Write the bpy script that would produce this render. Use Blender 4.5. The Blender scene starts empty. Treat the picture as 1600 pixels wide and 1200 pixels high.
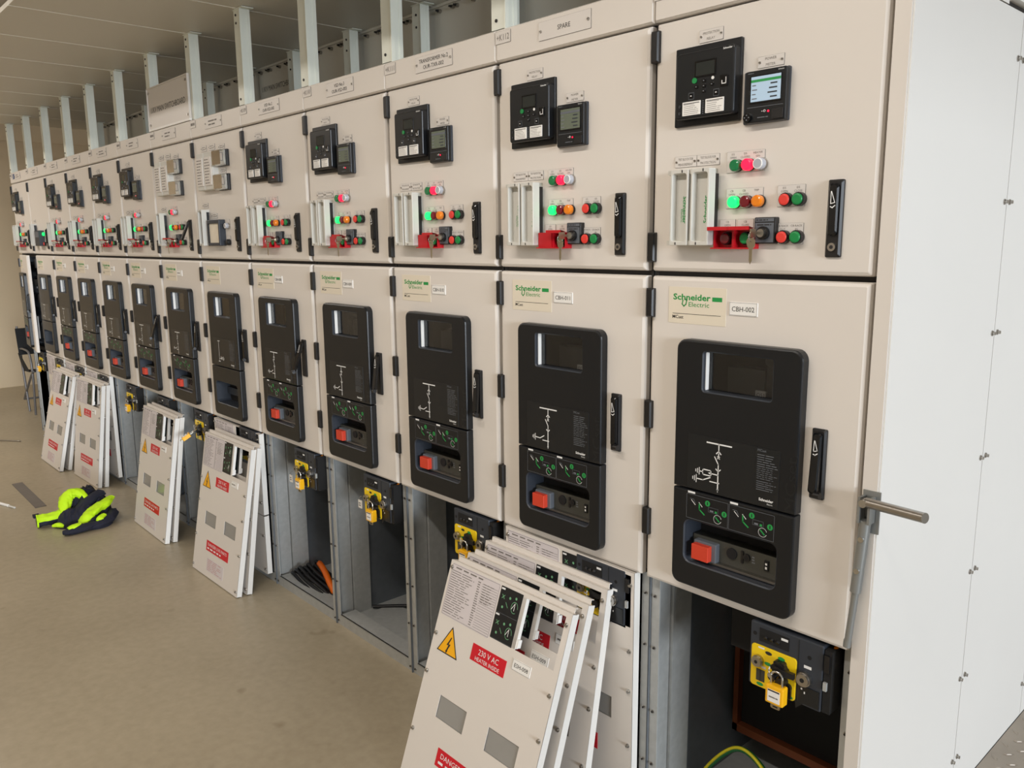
import bpy, math, random
from mathutils import Matrix, Vector
random.seed(7)
sc = bpy.context.scene
COL = sc.collection
PI = math.pi

# ------------------------------------------------------------------ materials
def new_mat(name):
    m = bpy.data.materials.new(name); m.use_nodes = True
    return m, m.node_tree.nodes, m.node_tree.links, m.node_tree.nodes['Principled BSDF']

def lin(c):
    f = lambda x: x/12.92 if x <= .04045 else ((x+.055)/1.055)**2.4
    return tuple(f(x/255) for x in c)

def mat(name, rgb, rough=.5, metal=0., noise=0., scale=8., spec=.5, bump=0., coat=0., emit=0., alpha=None, trans=0.):
    """rgb as 0-255 display colour; optional noise mottling and bump"""
    m, N, L, b = new_mat(name)
    c = lin(rgb)
    b.inputs['Base Color'].default_value = (*c, 1)
    b.inputs['Roughness'].default_value = rough
    b.inputs['Metallic'].default_value = metal
    b.inputs['Specular IOR Level'].default_value = spec
    b.inputs['Coat Weight'].default_value = coat
    b.inputs['Transmission Weight'].default_value = trans
    if emit:
        b.inputs['Emission Color'].default_value = (*c, 1); b.inputs['Emission Strength'].default_value = emit
    if noise or bump:
        tc = N.new('ShaderNodeTexCoord'); nz = N.new('ShaderNodeTexNoise')
        nz.inputs['Scale'].default_value = scale; nz.inputs['Detail'].default_value = 6
        L.new(tc.outputs['Object'], nz.inputs['Vector'])
        if noise:
            mx = N.new('ShaderNodeMix'); mx.data_type = 'RGBA'
            mx.inputs['A'].default_value = (*[x*(1-noise) for x in c], 1)
            mx.inputs['B'].default_value = (*[min(1, x*(1+noise)) for x in c], 1)
            L.new(nz.outputs['Fac'], mx.inputs['Factor']); L.new(mx.outputs['Result'], b.inputs['Base Color'])
        if bump:
            bp = N.new('ShaderNodeBump'); bp.inputs['Strength'].default_value = bump; bp.inputs['Distance'].default_value = .002
            L.new(nz.outputs['Fac'], bp.inputs['Height']); L.new(bp.outputs['Normal'], b.inputs['Normal'])
    return m

M = {}
M['paint'] = mat('cream_white_powder_coat', (221, 214, 205), .42, noise=.03, scale=2, bump=.03)
M['paint_daylit'] = mat('powder_coat_daylit', (230, 227, 221), .45, noise=.03, scale=2, bump=.03)  # same powder coat, colour lightened for flanges and sides that catch daylight
M['seam'] = mat('dark_seam', (40, 36, 33), .7)
M['black'] = mat('black_plastic', (22, 21, 22), .38)
M['blackgloss'] = mat('glossy_black', (12, 13, 15), .15)
M['fascia'] = mat('anthracite_plastic', (20, 22, 25), .33, noise=.05, scale=60, spec=.4)
M['fascia2'] = mat('anthracite_diagram_plate', (21, 24, 27), .28)
M['grey'] = mat('mid_grey_plastic', (96, 101, 108), .45)
M['slate'] = mat('slate_grey_plastic', (46, 51, 59), .45)
M['lgrey'] = mat('light_grey_plastic', (206, 204, 196), .45)
M['label'] = mat('engraved_label', (218, 212, 205), .4)
M['white'] = mat('white_plastic', (238, 236, 231), .4)
M['ink'] = mat('black_ink', (38, 36, 35), .6)
M['softink'] = mat('grey_ink', (120, 114, 108), .6)
M['fineprint'] = mat('fine_grey_print', (110, 114, 120), .6)
M['wink'] = mat('white_ink', (232, 232, 230), .5)
M['logo'] = mat('green_print', (34, 148, 72), .5)
M['sticker'] = mat('cream_sticker', (226, 216, 196), .4)
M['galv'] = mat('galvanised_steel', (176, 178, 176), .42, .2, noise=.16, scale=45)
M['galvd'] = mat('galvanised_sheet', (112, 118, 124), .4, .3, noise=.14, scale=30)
M['post'] = mat('zinc_channel', (228, 231, 219), .45, 0., noise=.05, scale=20)
M['chrome'] = mat('chrome', (200, 200, 198), .2, 1)
M['steel'] = mat('brushed_steel', (176, 172, 166), .3, 1)
M['brass'] = mat('nickel_key', (178, 168, 146), .3, 1)
M['red'] = mat('red_sign', (206, 22, 40), .4)
M['redpl'] = mat('red_translucent_plastic', (190, 22, 34), .3)
M['redbt'] = mat('red_button', (224, 62, 52), .4)
M['darkred'] = mat('dark_red_lens', (110, 10, 26), .2, coat=.5)
M['green'] = mat('green_button', (14, 132, 66), .4)
M['greenoff'] = mat('green_lens_off', (10, 116, 66), .2, coat=.5)
M['amber'] = mat('amber_lens', (236, 132, 20), .2, coat=.5)
M['clear'] = mat('clear_lens', (176, 178, 186), .12, coat=.6)
M['greenon'] = mat('green_lamp_lit', (20, 240, 100), .3, emit=1.5)
M['redon'] = mat('red_lamp_lit', (255, 22, 60), .3, emit=1.5)
M['lcd'] = mat('lit_display', (160, 182, 200), .25, emit=.35)
M['lcdgreen'] = mat('green_grey_display', (104, 112, 98), .2)
M['lcddark'] = mat('dark_display', (44, 48, 46), .12)
M['yellow'] = mat('yellow_plate', (240, 204, 20), .4)
M['padyellow'] = mat('yellow_padlock', (246, 184, 22), .35)
M['orange'] = mat('orange_red_block', (204, 62, 38), .45)
M['olive'] = mat('dark_olive_plate', (62, 62, 56), .45)
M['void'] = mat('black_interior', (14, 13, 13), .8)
M['copper'] = mat('brown_copper_bar', (128, 72, 44), .4, .6)
M['orangecable'] = mat('orange_cable', (240, 112, 20), .45)
M['greencable'] = mat('green_cable', (28, 104, 54), .4)
M['yellowcable'] = mat('yellow_cable_stripe', (214, 202, 30), .4)
M['cable'] = mat('black_cable', (20, 20, 22), .5)
M['warn'] = mat('warning_amber', (246, 178, 20), .4)
M['sheet'] = mat('instruction_sheet', (212, 204, 204), .5)
M['covertext'] = mat('pale_red_print', (196, 150, 144), .6)
M['roof'] = mat('grey_roof_sheet', (226, 222, 210), .5, noise=.02, scale=2)
M['seal'] = mat('pale_joint_strip', (244, 240, 230), .5)
M['wallp'] = mat('ochre_wall_paint', (206, 188, 158), .7, noise=.04, scale=1.5)
M['wallw'] = mat('pale_wall_paint', (230, 223, 212), .7, noise=.03, scale=1.5)
M['navy'] = mat('navy_cloth', (26, 28, 44), .85, noise=.2, scale=60, bump=.3)
M['hivis'] = mat('hi_vis_yellow_cloth', (196, 240, 12), .75, noise=.06, scale=40, bump=.25)
M['fabric'] = mat('black_chair_fabric', (26, 28, 30), .85, noise=.2, scale=80, bump=.2)
M['tube'] = mat('grey_tube', (128, 128, 130), .4, .5)
M['strip'] = mat('dull_metal_strip', (122, 116, 110), .55, .3, noise=.15, scale=14)
M['blue'] = mat('blue_label', (54, 78, 120), .4)
M['checker'] = mat('checker_plate_steel', (176, 166, 154), .38, .7, noise=.18, scale=9)
M['lamp'] = mat('diffuser', (255, 244, 226), .5, emit=2.0)

def glass_mat():
    m, N, L, b = new_mat('tinted_window')
    b.inputs['Base Color'].default_value = (.62, .64, .65, 1)
    b.inputs['Roughness'].default_value = .03
    b.inputs['Transmission Weight'].default_value = 1
    b.inputs['IOR'].default_value = 1.45
    return m
M['glass'] = glass_mat()
def clear_mat():
    m, N, L, b = new_mat('clear_plastic_cover')
    b.inputs['Base Color'].default_value = (.92, .93, .93, 1)
    b.inputs['Roughness'].default_value = .03
    b.inputs['Transmission Weight'].default_value = .96
    b.inputs['IOR'].default_value = 1.3
    return m
M['clearbox'] = clear_mat()
M['frost'] = mat('clouded_polycarbonate', (196, 194, 188), .12, trans=.5)
M['blackcap'] = mat('black_cap', (24, 24, 26), .4)

def floor_mat():
    m, N, L, b = new_mat('painted_concrete')
    tc = N.new('ShaderNodeTexCoord')
    n1 = N.new('ShaderNodeTexNoise'); n1.inputs['Scale'].default_value = .9; n1.inputs['Detail'].default_value = 7
    n2 = N.new('ShaderNodeTexNoise'); n2.inputs['Scale'].default_value = 28; n2.inputs['Detail'].default_value = 5
    n3 = N.new('ShaderNodeTexNoise'); n3.inputs['Scale'].default_value = 7; n3.inputs['Detail'].default_value = 2
    for n in (n1, n2, n3): L.new(tc.outputs['Object'], n.inputs['Vector'])
    r1 = N.new('ShaderNodeValToRGB')
    r1.color_ramp.elements[0].position = .3; r1.color_ramp.elements[0].color = (*lin((166, 154, 131)), 1)
    r1.color_ramp.elements[1].position = .72; r1.color_ramp.elements[1].color = (*lin((188, 176, 152)), 1)
    L.new(n1.outputs['Fac'], r1.inputs['Fac'])
    r2 = N.new('ShaderNodeValToRGB')
    r2.color_ramp.elements[0].position = .3; r2.color_ramp.elements[0].color = (.88, .87, .85, 1)
    r2.color_ramp.elements[1].position = .7; r2.color_ramp.elements[1].color = (1, 1, 1, 1)
    L.new(n2.outputs['Fac'], r2.inputs['Fac'])
    r3 = N.new('ShaderNodeValToRGB')
    r3.color_ramp.elements[0].position = .24; r3.color_ramp.elements[0].color = (.78, .75, .7, 1)
    r3.color_ramp.elements[1].position = .32; r3.color_ramp.elements[1].color = (1, 1, 1, 1)
    L.new(n3.outputs['Fac'], r3.inputs['Fac'])
    a = N.new('ShaderNodeMix'); a.data_type = 'RGBA'; a.blend_type = 'MULTIPLY'; a.inputs['Factor'].default_value = 1
    L.new(r1.outputs['Color'], a.inputs['A']); L.new(r2.outputs['Color'], a.inputs['B'])
    c = N.new('ShaderNodeMix'); c.data_type = 'RGBA'; c.blend_type = 'MULTIPLY'; c.inputs['Factor'].default_value = .8
    L.new(a.outputs['Result'], c.inputs['A']); L.new(r3.outputs['Color'], c.inputs['B'])
    L.new(c.outputs['Result'], b.inputs['Base Color'])
    b.inputs['Roughness'].default_value = .38
    bp = N.new('ShaderNodeBump'); bp.inputs['Strength'].default_value = .08; bp.inputs['Distance'].default_value = .003
    L.new(n2.outputs['Fac'], bp.inputs['Height']); L.new(bp.outputs['Normal'], b.inputs['Normal'])
    return m
M['floor'] = floor_mat()
M['zincrod'] = mat('dull_zinc_rod', (150, 152, 150), .38, .6)

# ------------------------------------------------------------------ text cache
_tc = {}
def text_geo(s, bold=0.):
    k = (s, bold)
    if k in _tc: return _tc[k]
    cu = bpy.data.curves.new('lettering', 'FONT'); cu.body = s; cu.size = 1; cu.resolution_u = 2
    cu.offset = bold
    o = bpy.data.objects.new('lettering', cu)
    me = bpy.data.meshes.new_from_object(o)
    v = [(p.co.x, p.co.y) for p in me.vertices]; f = [tuple(p.vertices) for p in me.polygons]
    bpy.data.objects.remove(o); bpy.data.meshes.remove(me); bpy.data.curves.remove(cu)
    xs = [p[0] for p in v]; ys = [p[1] for p in v]
    _tc[k] = (v, f, min(xs), max(xs), min(ys), max(ys))
    return _tc[k]

# ------------------------------------------------------------------ mesh builder
def rr(u0, u1, z0, z1, r=0., n=4):
    """rounded rectangle outline in the u-z plane, fixed point count"""
    pts = []
    rs = [max(q, 1e-5) for q in (r if isinstance(r, (tuple, list)) else (r,)*4)]
    for (cx, cz, a), r in zip(((u1-rs[0], z1-rs[0], 0), (u0+rs[1], z1-rs[1], 90), (u0+rs[2], z0+rs[2], 180), (u1-rs[3], z0+rs[3], 270)), rs):
        for i in range(n+1):
            t = math.radians(a+90*i/n); pts.append((cx+r*math.cos(t), cz+r*math.sin(t)))
    return pts

class MB:
    def __init__(self): self.v = []; self.f = []; self.m = []; self.s = []; self.slots = []
    def mi(self, k):
        if k not in self.slots: self.slots.append(k)
        return self.slots.index(k)
    def poly(self, pts, k, smooth=False):
        i = len(self.v); self.v += [tuple(p) for p in pts]
        self.f.append(tuple(range(i, i+len(pts)))); self.m.append(self.mi(k)); self.s.append(smooth)
    def box(self, x0, x1, y0, y1, z0, z1, k):
        i = len(self.v)
        self.v += [(x, y, z) for x in (x0, x1) for y in (y0, y1) for z in (z0, z1)]
        for q in ((0, 1, 3, 2), (4, 6, 7, 5), (0, 4, 5, 1), (2, 3, 7, 6), (0, 2, 6, 4), (1, 5, 7, 3)):
            self.f.append(tuple(i+a for a in q)); self.m.append(self.mi(k)); self.s.append(False)
        return self
    def quad(self, u0, u1, z0, z1, y, k): self.poly([(u0, y, z0), (u1, y, z0), (u1, y, z1), (u0, y, z1)], k); return self
    def loft(self, rings, ks, cap0=None, cap1=None, smooth=False):
        """rings: lists of 3-D points with equal count; ks: material key or a list per band"""
        for a in range(len(rings)-1):
            A, B = rings[a], rings[a+1]; n = len(A); k = ks if isinstance(ks, str) else ks[a]
            i = len(self.v); self.v += [tuple(p) for p in A]+[tuple(p) for p in B]
            for j in range(n):
                q = (j+1) % n
                self.f.append((i+j, i+q, i+n+q, i+n+j)); self.m.append(self.mi(k)); self.s.append(smooth)
        if cap0: self.poly(rings[0], cap0)
        if cap1: self.poly(list(reversed(rings[-1])), cap1)
        return self
    def slab(self, u0, u1, z0, z1, y0, y1, k, r=.003, ch=.002, face=None, n=4):
        """rounded plate from y0 (back) to y1 (front, smaller) with chamfered front edge"""
        s = 1 if y1 > y0 else -1
        P = lambda ins, y: [(u, y, z) for u, z in rr(u0+ins, u1-ins, z0+ins, z1-ins, max(r-ins, 1e-4), n)]
        self.loft([P(0, y0), P(0, y1-s*ch), P(ch*.3, y1-s*ch*.3), P(ch, y1)], k, cap0=k, cap1=face or k); return self
    def ringplate(self, o, h, y0, y1, ydeep, k, kin, kbot=None, ro=.02, rh=.01, ch=.003, n=5):
        """rounded plate with a rounded opening; o, h = (u0,u1,z0,z1)"""
        s = 1 if y1 > y0 else -1
        sub = lambda r, d: tuple(max(q-d, 1e-4) for q in r) if isinstance(r, tuple) else r-d
        P = lambda q, ins, y, r: [(u, y, z) for u, z in rr(q[0]+ins, q[1]-ins, q[2]+ins, q[3]-ins, r, n)]
        self.loft([P(o, 0, y0, ro), P(o, 0, y1-s*ch, ro), P(o, ch*.3, y1-s*ch*.3, sub(ro, ch*.3)), P(o, ch, y1, sub(ro, ch)), P(h, -ch*.6, y1, rh+ch*.6), P(h, 0, y1-s*ch*.6, rh), P(h, 0, ydeep, rh)],
                  [k, k, k, k, kin, kin], cap1=kbot); return self
    def cyl(self, p0, p1, r0, k, n=16, r1=None, capk=None, cap=True):
        p0 = Vector(p0); p1 = Vector(p1); d = (p1-p0).normalized()
        a = d.orthogonal().normalized(); b = d.cross(a); r1 = r0 if r1 is None else r1
        R = lambda p, r: [p+(a*math.cos(2*PI*i/n)+b*math.sin(2*PI*i/n))*r for i in range(n)]
        A, B = R(p0, r0), R(p1, r1)
        self.loft([A, B], k, smooth=True)
        if cap:
            self.poly(A, capk or k); self.poly(list(reversed(B)), capk or k)
        return self
    def dome(self, u, z, r, y0, y1, k, n=20, kface=None):
        R = lambda rad, y: [(u+rad*math.cos(2*PI*i/n), y, z+rad*math.sin(2*PI*i/n)) for i in range(n)]
        d = y1-y0
        self.loft([R(r, y0), R(r, y0+d*.7), R(r*.93, y0+d*.88), R(r*.7, y1)], k, smooth=True)
        self.poly(R(r*.7, y1), kface or k); return self
    def tube(self, pts, r, k, n=8, cap=True, closed=False):
        pts = [Vector(p) for p in pts]; rings = []; prev = None
        for i, p in enumerate(pts):
            if closed: d = (pts[(i+1) % len(pts)]-pts[i-1]).normalized()
            else: d = (pts[min(i+1, len(pts)-1)]-pts[max(i-1, 0)]).normalized()
            a = d.orthogonal().normalized() if prev is None else (prev-d*prev.dot(d)).normalized()
            prev = a; b = d.cross(a); rad = r[i] if isinstance(r, (list, tuple)) else r
            rings.append([p+(a*math.cos(2*PI*j/n)+b*math.sin(2*PI*j/n))*rad for j in range(n)])
        if closed: rings.append(rings[0])
        self.loft(rings, k, smooth=True)
        if cap and not closed:
            self.poly(rings[0], k); self.poly(list(reversed(rings[-1])), k)
        return self
    def text(self, s, u, z, h, k, y, w=None, align='C', bold=0., rot=0, maxw=None):
        """lettering on a plane facing -y; (u, z) = centre (or left) of the line; h = cap height"""
        v, f, x0, x1, y0, y1 = text_geo(s, bold)
        cap = .72; sc_ = h/cap; sx = sc_
        if w: sx = w/(x1-x0)
        if maxw and (x1-x0)*sx > maxw: sx = maxw/(x1-x0)
        ox = -(x0+x1)/2*sx if align == 'C' else -x0*sx
        i = len(self.v); c, s_ = math.cos(rot), math.sin(rot)
        for a, b in v:
            p, q = a*sx+ox, b*sc_-h/2
            self.v.append((u+p*c-q*s_, y, z+p*s_+q*c))
        for q in f:
            self.f.append(tuple(i+a for a in q)); self.m.append(self.mi(k)); self.s.append(False)
        return self
    def line(self, pts, w, k, y):
        """flat polyline of width w on a plane facing -y"""
        for (a, b), (c, d) in zip(pts, pts[1:]):
            L = math.hypot(c-a, d-b) or 1; nx, nz = -(d-b)/L*w/2, (c-a)/L*w/2; ex, ez = (c-a)/L*w/2, (d-b)/L*w/2
            self.poly([(a+nx-ex, y, b+nz-ez), (a-nx-ex, y, b-nz-ez), (c-nx+ex, y, d-nz+ez), (c+nx+ex, y, d+nz+ez)], k)
        return self
    def bars(self, u0, u1, z0, z1, rows, k, y, seed=1, fill=.45, words=3):
        """rows of unreadable small print"""
        rg = random.Random(seed); dz = (z1-z0)/rows
        for r in range(rows):
            z = z1-(r+.5)*dz; u = u0; end = u0+(u1-u0)*rg.uniform(.6, 1)
            while u < end-.002:
                L = (u1-u0)*rg.uniform(.6, 1.4)/words; e = min(u+L, end)
                self.quad(u, e, z-dz*fill/2, z+dz*fill/2, y, k); u = e+(u1-u0)*.05
        return self
    def mesh(self, name):
        me = bpy.data.meshes.new(name); me.from_pydata([tuple(p) for p in self.v], [], self.f); me.update()
        for k in self.slots: me.materials.append(M[k])
        me.polygons.foreach_set('material_index', self.m); me.polygons.foreach_set('use_smooth', self.s)
        me.update(); return me
    def build(self, name, parent=None, loc=None):
        o = bpy.data.objects.new(name, self.mesh(name)); COL.objects.link(o)
        if parent: o.parent = parent
        if loc: o.location = loc
        return o

_cache = {}
def part(name, parent, key, fn, loc=None, label=None, xf=None):
    """a part object; meshes with the same key are shared between copies"""
    if key not in _cache:
        mb = MB(); fn(mb); _cache[key] = mb.mesh(name)
    o = bpy.data.objects.new(name, _cache[key]); COL.objects.link(o)
    o.parent = parent
    if loc: o.location = loc
    if xf is not None: o.matrix_local = xf
    if label: o['label'] = label
    return o

def thing(name, label, cat, loc=(0, 0, 0), rot=(0, 0, 0), group=None):
    o = bpy.data.objects.new(name, None); COL.objects.link(o)
    o.location = loc; o.rotation_euler = rot; o['label'] = label; o['category'] = cat
    if group: o['group'] = group
    return o
def tag(o, label, cat, group=None):
    o['label'] = label; o['category'] = cat
    if group: o['group'] = group
    return o
def struct(name, mb, label=None):
    o = mb.build(name); o['kind'] = 'structure'
    if label: o['label'] = label
    return o

W = .57
ZT, ZB, ZS, ZD = 2.241, 2.150, 1.565, .762     # cubicle top, header bottom, door split, lower door bottom

# ------------------------------------------------------------------ cubicle parts (bay-local: u right, y back, z up)
def f_enclosure(last=False, open13=False):
    def fn(b):
        t = .002
        e = W-t/2
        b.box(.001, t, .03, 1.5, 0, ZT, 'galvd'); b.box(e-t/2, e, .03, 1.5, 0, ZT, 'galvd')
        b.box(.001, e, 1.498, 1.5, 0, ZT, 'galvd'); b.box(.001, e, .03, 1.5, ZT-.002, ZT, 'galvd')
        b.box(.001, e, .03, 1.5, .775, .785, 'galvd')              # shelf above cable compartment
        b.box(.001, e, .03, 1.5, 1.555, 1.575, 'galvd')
        b.box(.001, e, .04, 1.5, .012, .02, 'galv')
        b.box(.004, .012, .024, .05, .78, ZB, 'seam'); b.box(W-.012, W-.004, .024, .05, .78, ZB, 'seam')
        b.box(.012, W-.012, .026, .05, ZS-.02, ZS+.02, 'seam'); b.box(.012, W-.012, .026, .05, ZB-.01, ZB+.02, 'seam')
        b.box(.012, W-.012, .026, .05, ZD-.0, ZD+.03, 'seam')
        b.box(.012, W-.012, .35, .352, .02, .775, 'galvd') if False else None
    return fn
def f_frame(b):
    # galvanised front angles of the cable compartment with bolts, base rail, inner wall channel
    for u0, u1 in ((.002, .030), (W-.030, W-.002)):
        b.box(u0, u1, .036, .040, .0, .760, 'galv')
    b.box(.002, .005, .036, .09, 0, .76, 'galv'); b.box(W-.005, W-.002, .036, .09, 0, .76, 'galv')
    b.box(.030, W-.030, .036, .041, 0, .048, 'galv'); b.box(.030, W-.030, .036, .11, .044, .048, 'galv')
    b.box(.003, .009, .055, .112, .02, .77, 'galv'); b.box(.003, .018, .116, .20, .02, .77, 'galv'); b.box(W-.016, W-.003, .116, .20, .02, .77, 'galv')
def f_bolt(b):
    b.cyl((0, 0, 0), (0, -.003, 0), .0048, 'steel', 8); b.cyl((0, -.003, 0), (0, -.006, 0), .0028, 'seam', 8)
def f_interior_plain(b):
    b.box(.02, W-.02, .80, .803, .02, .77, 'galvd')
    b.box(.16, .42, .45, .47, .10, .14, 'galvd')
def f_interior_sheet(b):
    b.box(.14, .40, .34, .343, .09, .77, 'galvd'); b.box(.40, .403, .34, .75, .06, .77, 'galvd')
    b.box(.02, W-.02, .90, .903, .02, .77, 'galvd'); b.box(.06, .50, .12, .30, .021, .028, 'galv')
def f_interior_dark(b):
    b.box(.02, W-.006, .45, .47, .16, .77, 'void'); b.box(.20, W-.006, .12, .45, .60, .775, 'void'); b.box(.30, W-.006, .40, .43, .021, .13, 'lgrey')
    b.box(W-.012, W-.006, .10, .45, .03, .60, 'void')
def f_copper(b):
    b.box(.026, .042, .425, .449, .14, .77, 'copper'); b.box(.026, W-.012, .425, .449, .14, .164, 'copper')

def f_header(b):
    P = lambda ins, y: [(u, y, z) for u, z in rr(.0015+ins, W-.0015-ins, ZB+.004+ins, ZT-ins, .002, 2)]
    b.loft([P(0, .08), P(0, .006), P(.004, .0)], 'paint', 'paint', 'paint')
def f_numplate(s):
    def fn(b):
        b.slab(.002, .066, 2.200, 2.234, .0, -.002, 'softink', .002, .0005, face='label')
        if s: b.text(s, .034, 2.217, .017, 'softink', -.0024, maxw=.052)
        else: b.bars(.010, .058, 2.206, 2.228, 1, 'softink', -.0024, 2, .55, 3)
    return fn
def f_nameplate(rows, seed=0):
    def fn(b):
        b.slab(.179, .371, 2.179, 2.227, .0, -.002, 'softink', .002, .0005, face='label')
        for u, z in ((.188, 2.203), (.362, 2.203)):
            b.cyl((u, -.002, z), (u, -.0045, z), .004, 'steel', 10); b.quad(u-.003, u+.003, z-.0007, z+.0007, -.0047, 'ink')
        if rows:
            n = len(rows)
            for i, s in enumerate(rows):
                b.text(s, .275, 2.203+(n-1)*.0095-i*.019, .0125, 'ink', -.0025, maxw=.15)
        else: b.bars(.222, .328, 2.188, 2.219, 2, 'softink', -.0025, seed, .4, 2)
    return fn

def f_door(u0, u1, z0, z1, hole=None):
    def fn(b):
        ch = .009
        P = lambda ins, y: [(u, y, z) for u, z in rr(u0+ins, u1-ins, z0+ins, z1-ins, .003, 5)]
        rings = [P(0, .024), P(0, .010), P(.0025, .0035), P(ch, 0)]
        if hole:
            h = [(u, 0, z) for u, z in rr(*hole, .01, 5)]; hb = [(u, .024, z) for u, z in rr(*hole, .01, 5)]
            b.loft(rings+[h, hb], 'paint')
            b.loft([hb, P(0, .024)], 'paint')
        else: b.loft(rings, 'paint', 'paint', 'paint')
    return fn
def f_hinge(b):
    P = lambda ins, y: [(u, y, z) for u, z in rr(.001+ins, .0235-ins, -.036+ins, .036-ins, .002, 2)]
    b.loft([P(0, .02), P(0, -.009), P(.003, -.013)], 'black', 'black', 'black')

def f_relay(b):
    b.slab(.074, .248, 1.905, 2.079, 0, -.009, 'fascia', .003, .002)
    b.slab(.091, .246, 1.918, 2.062, -.009, -.031, 'fascia', .008, .004, face='fascia2', n=5)
    y = -.0315
    b.cyl((.144, y, 1.999), (.144, y-.002, 1.999), .0062, 'green', 14)
    b.cyl((.192, y, 1.999), (.192, y-.001, 1.999), .0036, 'white', 12)
    for u, z in ((.169, 1.996), (.169, 1.985), (.190, 1.986), (.169, 1.974), (.149, 1.985)):
        b.slab(u-.005, u+.005, z-.0035, z+.0035, y+.0005, y-.0015, 'blackgloss', .002, .0005)
        b.quad(u-.0016, u+.0016, z-.0011, z+.0011, y-.0018, 'fineprint')
    for u, z in ((.136, 1.967), (.202, 1.967)):
        b.line([(u-.007, z-.007), (u+.007, z-.007), (u+.007, z+.007), (u-.007, z+.007), (u-.007, z-.007)], .0008, 'fineprint', y-.0003)
        b.slab(u-.0045, u+.0045, z-.0045, z+.0045, y+.0005, y-.0015, 'blackgloss', .001, .0005)
        b.quad(u-.002, u+.002, z-.001, z+.001, y-.0018, 'wink')
    b.slab(.211, .231, 1.977, 2.001, y+.0005, y-.002, 'blackgloss', .002, .0005)
    b.line([(.217, 1.989), (.217, 1.983), (.227, 1.983), (.227, 1.995)], .0018, 'wink', y-.0023)
    b.text('Schneider', .228, 2.0565, .0042, 'wink', y-.0003, maxw=.023, bold=.02)
    for z in (1.947, 1.932):
        b.cyl((.105, y+.0005, z), (.105, y-.001, z), .003, 'blackgloss', 10)
        b.line([(.103, z-.002), (.107, z-.002), (.107, z+.002), (.103, z+.002), (.103, z-.002)], .0006, 'fineprint', y-.0012)
    for i in range(7): b.cyl((.168, y+.0005, 1.953-i*.0045), (.168, y-.0004, 1.953-i*.0045), .0012, 'fineprint', 6)
def f_relay_display(b):
    b.slab(.143, .200, 2.004, 2.040, -.0305, -.0322, 'blackgloss', .001, .0004); b.quad(.147, .196, 2.008, 2.036, -.0325, 'lcddark')
def f_card(u0, u1, seed):
    def fn(b):
        b.slab(u0, u1, 1.9255, 1.9555, -.0305, -.0322, 'white', .001, .0003)
        b.bars(u0+.004, u1-.004, 1.927, 1.9515, 6, 'softink', -.0325, seed, .22, 1)
        b.quad(u0+.003, u1-.003, 1.951, 1.9525, -.0325, 'ink')
    return fn
def f_small_label(u0, u1, z0, z1, rows, seed=0):
    def fn(b):
        b.slab(u0, u1, z0, z1, 0, -.0018, 'softink', .001, .0004, face='label')
        zc = (z0+z1)/2
        for u in (u0+.005, u1-.005):
            b.cyl((u, -.0016, zc), (u, -.0035, zc), .0028, 'steel', 8); b.quad(u-.002, u+.002, zc-.0005, zc+.0005, -.0037, 'ink')
        n = len(rows)
        if not rows: b.bars(u0+.012, u1-.010, z0+.004, z1-.004, 2, 'softink', -.0021, 5, .35, 2)
        for i, s in enumerate(rows): b.text(s, (u0+u1)/2, zc+(n-1)*.006-i*.012, .0056, 'softink', -.0021, maxw=(u1-u0)*.68)
    return fn
def f_meter(b):
    b.slab(.257, .3635, 1.893, 2.002, 0, -.008, 'slate', .003, .002)
    b.slab(.268, .3645, 1.893, 2.0, -.008, -.021, 'fascia', .004, .002, face='fascia2')
    y = -.0214
    b.text('Schneider', .352, 1.9955, .003, 'wink', y, maxw=.014)
    b.bars(.274, .294, 1.9935, 1.9965, 1, 'fineprint', y, 3, .5, 2)
    b.slab(.279, .355, 1.932, 1.990, y, y-.0008, 'blackgloss', .002, .0004)
    b.quad(.275, .359, 1.9245, 1.9253, y, 'fineprint')
    b.slab(.335, .361, 1.897, 1.917, y, y-.002, 'black', .001, .0005)
    b.bars(.300, .330, 1.901, 1.905, 1, 'fineprint', y, 5, .4, 2)
def f_meter_lamps(b):
    y = -.0214
    b.cyl((.311, y, 1.915), (.311, y-.001, 1.915), .0008, 'white', 8)
    b.tube([(.3165+.0022*math.cos(a*PI/6), y, 1.9155+.0022*math.sin(a*PI/6)) for a in range(12)], .0005, 'white', 5, closed=True)
    b.cyl((.326, y, 1.914), (.326, y-.001, 1.914), .0022, 'redon', 10)
def f_meter_screen(lit):
    def fn(b):
        y = -.0226
        k = 'lcd' if lit else 'lcdgreen'
        b.quad(.283, .353, 1.936, 1.987, y, k); b.quad(.283, .353, 1.9755, 1.981, y-.0003, 'logo' if lit else 'grey')
        for i, z in enumerate((1.969, 1.960, 1.951, 1.942)):
            b.quad(.286, .286+.009+.003*(i % 2), z-.001, z+.0012, y-.0003, 'fineprint')
            b.quad(.345-.016-.003*(i % 3), .345, z-.0008, z+.0022, y-.0003, 'slate')
    return fn
def f_meter_dial(b):
    b.cyl((.277, -.021, 1.905), (.277, -.026, 1.905), .0095, 'blackgloss', 18)
    for a in range(4): b.cyl((.277+.005*math.cos(a*PI/2), -.026, 1.905+.005*math.sin(a*PI/2)), (.277+.005*math.cos(a*PI/2), -.0268, 1.905+.005*math.sin(a*PI/2)), .0014, 'fineprint', 6)

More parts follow.
